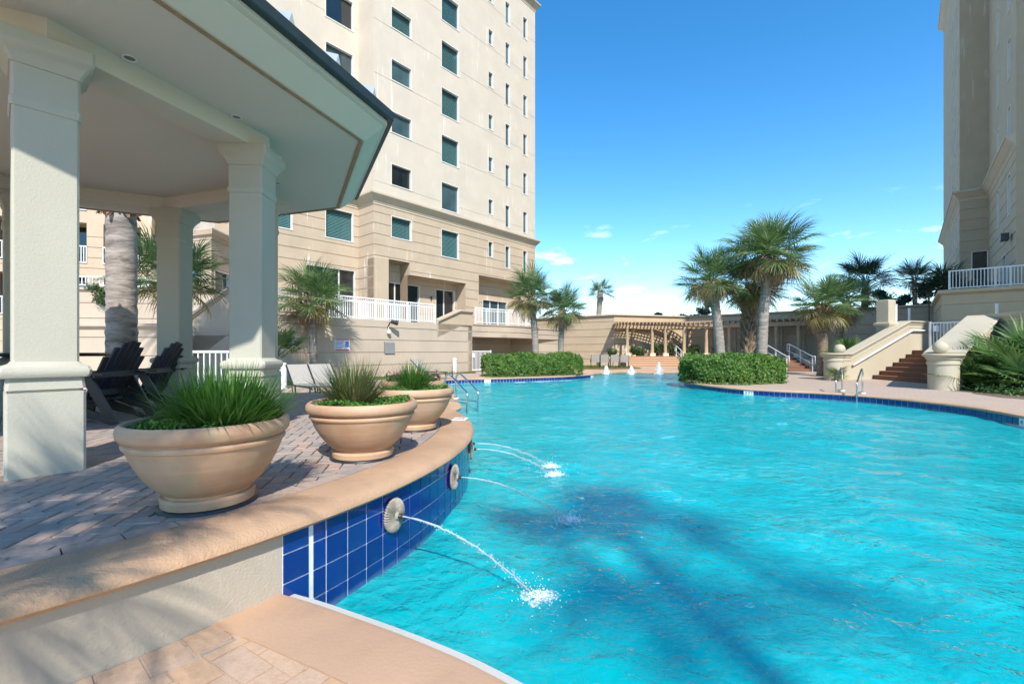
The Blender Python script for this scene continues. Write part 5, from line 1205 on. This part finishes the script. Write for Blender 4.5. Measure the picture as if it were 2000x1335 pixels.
def blades(n, L, spread, w, mat, seed, curl=.8, base=.08, lo=25, hi=88):
    r = random.Random(seed); m = MB()
    for i in range(n):
        a = r.uniform(0, 6.28); el = rad(r.uniform(lo, hi)); l = L * r.uniform(.6, 1.1); b = Vector((math.cos(a), math.sin(a), 0)) * base * math.sqrt(r.random()); a += r.uniform(-.6, .6); d = Vector((math.cos(a), math.sin(a), 0)); s = Vector((-d.y, d.x, 0)); c = curl * r.uniform(.4, 1.3); vs = []
        for q, wq in ((0, .8), (.3, 1), (.62, .8), (1, 0)):
            p = b + d * (math.cos(el) * l * q) + Vector((0, 0, math.sin(el) * l * q - c * l * q * q * .35 * math.cos(el) ** .6)) + d * c * l * q * q * .18
            vs += [p - s * w * wq / 2, p + s * w * wq / 2] if wq else [p]
        m.add(vs, [(0, 1, 3, 2), (2, 3, 5, 4), (4, 5, 6)])
    return m.mesh('blade_tuft', MT[mat])
for i, (n, L, w, mat, curl, lo, lab) in enumerate(((1500, .39, .0085, 'grass_blade', .4, 24, 'dense green spiky grass in the nearest planter'), (760, .43, .007, 'grass_blade_straw', .45, 30, 'straw tinged ornamental grass in the second planter'), (560, .38, .0075, 'grass_blade', .6, 30, 'bright green grass tuft in the third planter'))):
    x, y = PT[i]; t = thing('ornamental_grass', lab, 'plant', (x + (.09 if i == 0 else (-.08 if i == 1 else -.02)), y, TZ + (.41 if i == 0 else .40)), group='grasses in the planters')
    tag(obj('blade_tuft', blades(n, L, .3, w, mat, 100 + i, curl, .17 if i == 0 else .12, lo), t), kind='stuff')
    rg = np.random.default_rng(200 + i); k = 5200; a = rg.uniform(0, 6.28, k); q = .365 * np.sqrt(rg.uniform(0, 1, k)); P = np.stack([q * np.cos(a), q * np.sin(a), .39 + .035 * rg.uniform(0, 1, k) + .03 * np.sin(a * 3 + i) * (q / .36)], 1)
    g = obj('creeping_plant', leaf_mesh('creeping_plant', P, np.tile([0, 0, 1.0], (k, 1)), .014, 'moss_leaf', 300 + i, 1.4), None, (x, y, TZ + (.055 if i == 0 else .035))); tag(g, ['mossy green carpet around the grass in the nearest planter', 'mossy green carpet around the grass in the second planter', 'mossy green carpet around the grass in the third planter'][i], kind='stuff')
x, y = PT[3]; rg = np.random.default_rng(5); k = 900; a = rg.uniform(0, 6.28, k); q = .36 * np.sqrt(rg.uniform(0, 1, k)); P = np.stack([q * np.cos(a), q * np.sin(a), .40 + .08 * rg.uniform(0, 1, k)], 1)
t = thing('flower_patch', 'pink flowers in the farthest terracotta planter', 'plant', (x, y, TZ + .045)); tag(obj('leaves', leaf_mesh('leaves', P, np.tile([0, 0, 1.0], (k, 1)), .03, 'bush_leaf', 6, 1.2), t), kind='stuff'); tag(obj('petals', leaf_mesh('petals', P[:160] + [0, 0, .05], np.tile([0, 0, 1.0], (160, 1)), .022, 'flower_pink', 7, .8), t), kind='stuff')
# lawn strips
def lawn(label, poly, n, seed):
    rg = np.random.default_rng(seed); xs_ = [p[0] for p in poly]; ys_ = [p[1] for p in poly]; P = []
    while len(P) < n:
        x, y = rg.uniform(min(xs_), max(xs_)), rg.uniform(min(ys_), max(ys_))
        if inside((x, y), poly): P.append((x, y, DZ + .02))
    P = np.array(P); m = MB(); m.prism(poly, DZ - .1, DZ + .012, False); base = m.build('lawn', MT['mulch']); tag(base, kind='structure')
    o = obj('grass', leaf_mesh('grass', P, np.stack([rg.normal(0, 1, n), rg.normal(0, 1, n), np.zeros(n)], 1), .05, 'lawn_blade', seed, .3)); tag(o, label, kind='stuff')
lawn('sunny grass strip under the four lawn chairs', [(3.9, 31.3), (9.2, 32.3), (9.0, 36.6), (4.2, 39)], 14000, 1)
lawn('small grass patch at the foot of the retaining wall', [(-4.2, 23.5), (-2.0, 25.3), (-2.4, 26.1), (-4.6, 23.7)], 4000, 2)
lawn('narrow planting strip behind the left sun loungers', [(-8.8, 15.2), (-4.8, 20.8), (-5.4, 22.3), (-9.6, 17.2)], 4000, 3)
# ---------------------------------------------------------------- furniture and pool fittings
def adirondack():
    t = thing('adirondack_chair', '', 'chair', (0, 0, 0), group='black adirondack chairs in the gazebo')   # faces +X, origin on the floor
    K = MT['black_plastic']
    for s in (-1, 1):
        m = MB(); m.bar((.42, s * .31, 0), (.36, s * .31, .55), .035, .10, (1, 0, 0)); m.build('front_leg', K, t)
        m = MB(); y = s * .27; m.add([(.44, y - .016, .36), (.44, y - .016, .22), (-.48, y - .016, 0), (-.40, y - .016, 0), (-.30, y - .016, .13), (-.05, y - .016, .24)][::1] + [(.44, y + .016, .36), (.44, y + .016, .22), (-.48, y + .016, 0), (-.40, y + .016, 0), (-.30, y + .016, .13), (-.05, y + .016, .24)], [(0, 1, 2, 3, 4, 5), (11, 10, 9, 8, 7, 6)] + [(i, (i + 1) % 6, 6 + (i + 1) % 6, 6 + i) for i in range(6)]); m.build('side_rail', K, t)
        m = MB(); m.add([(.50, s * .37 - .07, .56), (.50, s * .37 + .07, .56), (.1, s * .37 + .075, .565), (-.42, s * .34 + .05, .57), (-.42, s * .34 - .04, .57), (.1, s * .37 - .065, .565)] + [(.50, s * .37 - .07, .585), (.50, s * .37 + .07, .585), (.1, s * .37 + .075, .59), (-.42, s * .34 + .05, .595), (-.42, s * .34 - .04, .595), (.1, s * .37 - .065, .59)], [(5, 4, 3, 2, 1, 0), (6, 7, 8, 9, 10, 11)] + [(i, (i + 1) % 6, 6 + (i + 1) % 6, 6 + i) for i in range(6)]); m.build('armrest', K, t)
        m = MB(); m.bar((-.20, s * .325, .56), (-.50, s * .325, 0), .03, .10, (1, 0, 0)); m.build('rear_leg', K, t)
    for i in range(6): x = .41 - i * .105; m = MB(); m.obox((x - .045, -.29, .362 - i * .022), (.09, 0, -.016), (0, .58, 0), (.003, 0, .022)); m.build('seat_slat', K, t)
    for i in range(7):
        y = (i - 3) * .083; h = .74 - .022 * (i - 3) ** 2; fan = 1 + .18; a = Vector((-.13, y, .24)); b = Vector((-.13 - .36 * h / .74, y * fan, .24 + h)); m = MB(); m.bar(a, b, .074, .022, (1, 0, .4)); m.build('back_slat', MT['navy_plastic'] if i in (4, 5) else K, t)
    for z, x in ((.58, -.305), (.36, -.20)): m = MB(); m.bar((x, -.36 if z > .5 else -.27, z), (x, .36 if z > .5 else .27, z), .03, .08); m.build('back_brace', K, t)
    return t
ch = adirondack(); ch.location = (-5.12, 5.5, TZ); ch.rotation_euler = (0, 0, rad(186)); ch['label'] = 'nearest black adirondack chair behind the front gazebo column'
for lab, loc, a in (('farther black adirondack chair leaning beside the palm trunk', (-5.3, 6.45, TZ), 190), ('black adirondack chair half hidden left of the front column', (-6.6, 4.5, TZ), 60), ('black adirondack chair on the far left of the gazebo', (-7.4, 6.0, TZ), -10)):
    c = copy_tree(ch); c.location = loc; c.rotation_euler = (0, 0, rad(a)); c['label'] = lab
t = thing('round_table', 'dark round table behind the front gazebo column', 'table', (-6.15, 6.05, TZ)); m = MB(); m.lathe([(.0, .78), (.58, .78), (.60, .80), (.58, .825), (0, .825)], 32, (-6.15, 6.05, TZ)); m.build('table_top', MT['dark_metal'], t, True, 30); m = MB(); m.lathe([(.3, 0), (.3, .03), (.06, .07), (.05, .72), (.2, .78)], 20, (-6.15, 6.05, TZ)); m.build('pedestal', MT['dark_metal'], t, True, 40)
# bollard lights
for lab, u, Y in (('white bollard light beside the left sun loungers', 553, 14.8), ('white bollard light on the grass by the retaining wall', 888, 24.8)):
    b = pb(u, Y, DZ + .03); t = thing('bollard_light', lab, 'lamp', b, group='white bollard lights'); m = MB(); m.lathe([(.11, 0), (.11, .66), (.10, .665)], 20, b); m.build('post', MT['white_plastic'], t, True, 40); m = MB(); m.lathe([(.10, .665), (.10, .74), (.112, .745), (.115, .80), (.09, .85), (.0, .87)], 20, b); m.build('cap', MT['white_plastic'], t, True, 40); m = MB(); m.lathe([(.14, 0), (.14, .02), (.1, .025)], 20, b); m.build('base_plate', MT['white_plastic'], t)
# sun loungers and lawn chairs
def lounger():
    t = thing('sun_lounger', '', 'sun lounger', (0, 0, 0), group='sling sun loungers')      # foot towards +X
    for s in (-1, 1):
        m = MB(); m.tube([(-.05, s * .32, .32), (1.25, s * .32, .32), (1.3, s * .32, .28)], .02, 6); m.build('side_rail', MT['dark_metal'], t); m = MB(); m.tube([(-.05, s * .32, .32), (-.62, s * .32, .86)], .02, 6); m.build('back_rail', MT['dark_metal'], t)
        for x in (.1, 1.15): m = MB(); m.tube([(x, s * .32, .31), (x + .05, s * .32, 0)], .02, 6); m.build('leg', MT['dark_metal'], t)
        m = MB(); m.tube([(-.32, s * .30, .55), (-.1, s * .30, .06)], .014, 6); m.build('prop', MT['dark_metal'], t)
    m = MB(); m.obox((-.02, -.305, .325), (1.24, 0, 0), (0, .61, 0), (0, 0, .012)); m.build('seat_sling', MT['sling_fabric'], t); m = MB(); m.obox((-.05, -.305, .335), (-.55, 0, .52), (0, .61, 0), (.008, 0, .010)); m.build('back_sling', MT['sling_fabric'], t); return t
lg = lounger(); b = pb(598, 12.3, DZ + .03); lg.location = b; lg.rotation_euler = (0, 0, rad(-46)); lg['label'] = 'left sun lounger nearest the white bollard'
for lab, (u, Y, z), a in (('sun lounger right of the first one behind the second planter', (640, 12.6, DZ), -46), ('sun lounger seen side on near the grass patch by the wall', (832, 20.5, DZ), -20), ('sun lounger before the bush at the left pergola end', (1262, 38.4, PZ), -40), ('sun lounger between the third and fourth pergola posts', (1303, 38.6, PZ), -15), ('sun lounger beside the fourth pergola post', (1343, 38.6, PZ), -15), ('sun lounger in the shade at the right of the pergola', (1405, 37.5, PZ), -30)):
    c = copy_tree(lg); c.location = pb(u, Y, z + .03); c.rotation_euler = (0, 0, rad(a)); c['label'] = lab
def lawn_chair():
    t = thing('lawn_chair', '', 'chair', (0, 0, 0), group='sling chairs on the lawn')      # back faces -Y
    for s in (-1, 1):
        m = MB(); m.tube([(s * .3, -.02, .95), (s * .3, .1, .42), (s * .3, .6, .42), (s * .3, .64, 0)], .02, 6); m.build('frame', MT['dark_metal'], t); m = MB(); m.tube([(s * .3, .1, .42), (s * .3, -.05, 0)], .02, 6); m.build('rear_leg', MT['dark_metal'], t); m = MB(); m.tube([(s * .32, .05, .64), (s * .32, .55, .64), (s * .32, .6, .42)], .022, 6); m.build('armrest', MT['dark_metal'], t)
    m = MB(); m.obox((-.29, -.03, .95), (.58, 0, 0), (0, .12, -.53), (0, .012, .003)); m.build('back_sling', MT['sling_fabric'], t); m = MB(); m.obox((-.29, .1, .42), (.58, 0, 0), (0, .48, 0), (0, 0, .012)); m.build('seat_sling', MT['sling_fabric'], t); return t
lc = lawn_chair(); lc.location = pb(1163, 32.2, DZ + .04); lc.rotation_euler = (0, 0, rad(-8)); lc['label'] = 'first sling chair on the lawn from the left'
for lab, u in (('second sling chair on the lawn from the left', 1181), ('third sling chair on the lawn from the left', 1201), ('fourth sling chair on the lawn, nearest the steps', 1220)):
    c = copy_tree(lc); c.location = pb(u, 32.4, DZ + .04); c['label'] = lab
# pool ladders
def ladder(label, pts_list, brace):
    t = thing('pool_ladder', label, 'ladder', pts_list[0][0], group='chrome pool ladders')
    for pts in pts_list:
        c = catmull(pts, 6); m = MB(); m.tube(c, .022, 10); m.build('rail', MT['chrome'], t, True); m = MB(); f = pts[-1]; m.lathe([(.075, 0), (.07, .03), (.03, .035)], 16, (f[0], f[1], f[2] - .005)); m.build('flange', MT['white_plastic'], t)
        m = MB(); k = brace; m.tube([Vector(pts[1]).lerp(Vector(pts[0]), .0) + Vector((0, 0, -.02)), (pts[-1][0], pts[-1][1], pts[1][2] - .02)], .016, 8); m.build('brace', MT['chrome'], t, True)
    a, b = Vector(pts_list[0][0]), Vector(pts_list[1][0])
    for z in (-.28, -.55): m = MB(); m.bar((a.x, a.y, z), (b.x, b.y, z), .08, .03); m.build('rung', MT['chrome'], t)
    return t
def lrail(w, d, zt=.86, zk=.44, zd=DZ + .012, zbot=-.7):
    w, d = Vector(w), Vector(d); dd = (d - w); 
    return [(*w, zbot), (*w, zk * .55), (*w, zk), (*(w + dd * .25), zk + (zt - zk) * .36), (*(w + dd * .72), zt - .03), (*(w + dd * .88), zt), (*d, zt - .1), (*d, zk), (*d, zd)]
ladder('chrome ladder behind the third planter at the left pool edge', [lrail((-1.05, 10.62), (-1.66, 11.3)), lrail((-.83, 11.0), (-1.44, 11.68))], .4)
pr1, pr2 = G(1634, 781, 0), G(1675, 787, 0); nrm_ = Vector((.72, .70))
ladder('chrome ladder below the brick stairs at the right pool edge', [lrail(Vector(pr1) + Vector((-.02, 0)), Vector(pr1) + nrm_ * .78, .92, .55), lrail(Vector(pr2) + Vector((-.02, 0)), Vector(pr2) + nrm_ * .78, .92, .55)], .4)
# scallop spouts, water jets, splashes
def shell_mesh():
    m = MB(); n = 40; vs = [(0, 0, .055)]; rings = [(.018, .06), (.03, .045), (.055, .042), (.085, .034), (.105, .022), (.11, .008)]
    for r_, h in rings:
        for i in range(n * 2):
            a = math.pi * i / n; k = 1 if i % 2 else 0; vs.append((r_ * (1 + (.03 * k if r_ > .04 else 0)) * math.cos(a) * .92, r_ * (1 + .03 * k) * math.sin(a), h + (.012 * k * r_ / .1 if r_ > .03 else 0)))
    N2 = n * 2; fs = [(0, 1 + i, 1 + (i + 1) % N2) for i in range(N2)]
    for q in range(len(rings) - 1): fs += [(1 + q * N2 + i, 1 + (q + 1) * N2 + i, 1 + (q + 1) * N2 + (i + 1) % N2, 1 + q * N2 + (i + 1) % N2) for i in range(N2)]
    m.add(vs, fs); return m.mesh('shell', MT['shell_stone'], False)
SHM = shell_mesh(); NOZ = MB().lathe([(.016, .03), (.016, .085), (.011, .085), (.011, .05)], 12).mesh('nozzle', MT['bronze'], True)
def wall_at(u):
    best = None
    for k in range(900):
        a = rad(-45 + k * .1); p = TC + Vector((math.cos(a), math.sin(a))) * TR
        if p.y < TC.y + 1.5 and abs(CX + F * p.x / p.y - u) < (best[0] if best else 9e9): best = (abs(CX + F * p.x / p.y - u), a, p)
    return best[1], best[2]
ICO = None
def droplets(m, c, n, sp, r0, r1, rnd, up=0):
    for _ in range(n):
        p = Vector(c) + Vector((rnd.gauss(0, sp[0]), rnd.gauss(0, sp[1]), abs(rnd.gauss(0, sp[2])) + up)); r_ = rnd.uniform(r0, r1) 
        m.add([p + Vector(v) * r_ for v in ((1, 0, 0), (-1, 0, 0), (0, 1, 0), (0, -1, 0), (0, 0, 1.3), (0, 0, -1.3))], [(0, 2, 4), (2, 1, 4), (1, 3, 4), (3, 0, 4), (2, 0, 5), (1, 2, 5), (3, 1, 5), (0, 3, 5)])
def jet(i, a, p, z, reach, labs):
    o = Vector((math.cos(a), math.sin(a), 0)); b = Vector((*p, z)) + o * .008; s = thing('shell_spout', labs[0], 'spout', tuple(b), group='scallop shell spouts on the tiled wall')
    zz = o; y = Vector((0, 0, 1)); x = y.cross(zz); M4 = Matrix((x, y, zz)).transposed().to_4x4(); sh = obj('shell', SHM, s); sh.matrix_local = M4; nz = obj('nozzle', NOZ, s); nz.matrix_local = M4
    rnd = random.Random(70 + i); st_ = b + o * .085; n = 34; pts = []; rr_ = []
    T = math.sqrt(2 * (st_.z) / 9.8)
    for k in range(n + 1):
        q = k / n; pts.append(st_ + o * reach * q + Vector((0, 0, -st_.z * q * q * 1.0)) + Vector((rnd.gauss(0, .004), rnd.gauss(0, .004), rnd.gauss(0, .004))) * q); rr_.append((.0055 + .002 * q) * rnd.uniform(.6, 1.35) * (1 if q < .5 else max(.2, 1.2 - q)))
    t = thing('water_jet', labs[1], 'water jet', tuple(st_), group='arching water jets'); m = MB(); m.tube(pts, rr_, 7); m.build('stream', MT['water_drops'], t, True)
    m = MB()
    for k in range(6, n + 1):
        q = k / n; droplets(m, pts[k], int(3 + 15 * q), (.006 + .016 * q, .006 + .016 * q, .014 * q), .0016, .0055, rnd, -.006)
    tag(m.build('droplets', MT['water_drops'], t), kind='stuff')
    e = pts[-1]; e.z = 0; t = thing('splash', labs[2], 'splash', tuple(e), group='splashes below the jets'); m = MB()
    droplets(m, e, 420, (.045, .036, .018), .0018, .0055, rnd, .003); droplets(m, e + Vector((.01, 0, 0)), 50, (.025, .025, .055), .0016, .004, rnd, .015); droplets(m, e, 60, (.12, .10, .02), .0015, .004, rnd, .01); tag(m.build('droplets', MT['water_white'], t), kind='stuff')
    m = MB(); vs = [(e.x, e.y, .028)]; N_ = 28
    for ring, rz in ((.5, .026), (1, .012)):
        for k in range(N_): aa = 2 * math.pi * k / N_; rr2 = (.12 + .03 * math.sin(3 * aa + i) + rnd.uniform(-.015, .015)) * ring; vs.append((e.x + rr2 * 1.15 * math.cos(aa), e.y + rr2 * .9 * math.sin(aa), rz + rnd.uniform(0, .012)))
    m.add(vs, [(0, 1 + k, 1 + (k + 1) % N_) for k in range(N_)] + [(1 + k, 1 + N_ + k, 1 + N_ + (k + 1) % N_, 1 + (k + 1) % N_) for k in range(N_)]); m.build('foam', MT['water_foam'], t, True)
spec = [(763, .36, .95, ('nearest scallop shell spout on the blue tiles', 'nearest water jet arching from the first shell', 'splash where the nearest jet lands')), (881, .34, .95, ('middle scallop shell spout further along the tiles', 'middle water jet from the second shell', 'splash below the second shell')), (915, .33, .9, ('far scallop shell spout seen edge on', 'third water jet seen beyond the tiled wall', 'splash below the edge-on third shell'))]
for i, (u, z, rc, labs) in enumerate(spec):
    a, p = wall_at(u); jet(i, a, p, z, rc, labs)
a = rad(9.5); jet(3, a, TC + Vector((math.cos(a), math.sin(a))) * TR, .33, .95, ('hidden scallop shell spout on the far side of the tiles', 'farthest water jet rising past the coping sign', 'farthest splash near the coping sign'))
# bubbling fountains in the beach entry
for i, (u, Y, h) in enumerate(((1184, 28.2, .5), (1233, 28.0, .5), (1287, 27.6, .75), (1346, 27.5, .85))):
    rnd = random.Random(500 + i); b = ((u - CX) / F * Y, Y, 0); t = thing('bubbler_fountain', ['first low bubbler fountain from the left in the shallow end', 'second bubbler fountain from the left before the lawn chairs', 'third bubbler fountain in front of the wide steps', 'fourth bubbler fountain beside the right hedge'][i], 'fountain', b, group='bubbler fountains in the shallow end'); m = MB()
    for k in range(420): q = rnd.random() ** 1.3; droplets(m, (b[0], b[1], h * q), 1, (.02 + .10 * (1 - q), .02 + .10 * (1 - q), .01), .012, .03, rnd)
    tag(m.build('droplets', MT['water_white'], t), kind='stuff'); m = MB(); m.lathe([(.16, .0), (.10, h * .3), (.055, h * .7), (.02, h), (0, h * 1.02)], 14, b); m.build('column', MT['water_white'], t, True)
# detail cap: keep the procedural textures cheap
for mm_ in bpy.data.materials:
    for n_ in mm_.node_tree.nodes:
        if n_.type == 'TEX_NOISE': n_.inputs['Detail'].default_value = min(3, n_.inputs['Detail'].default_value)
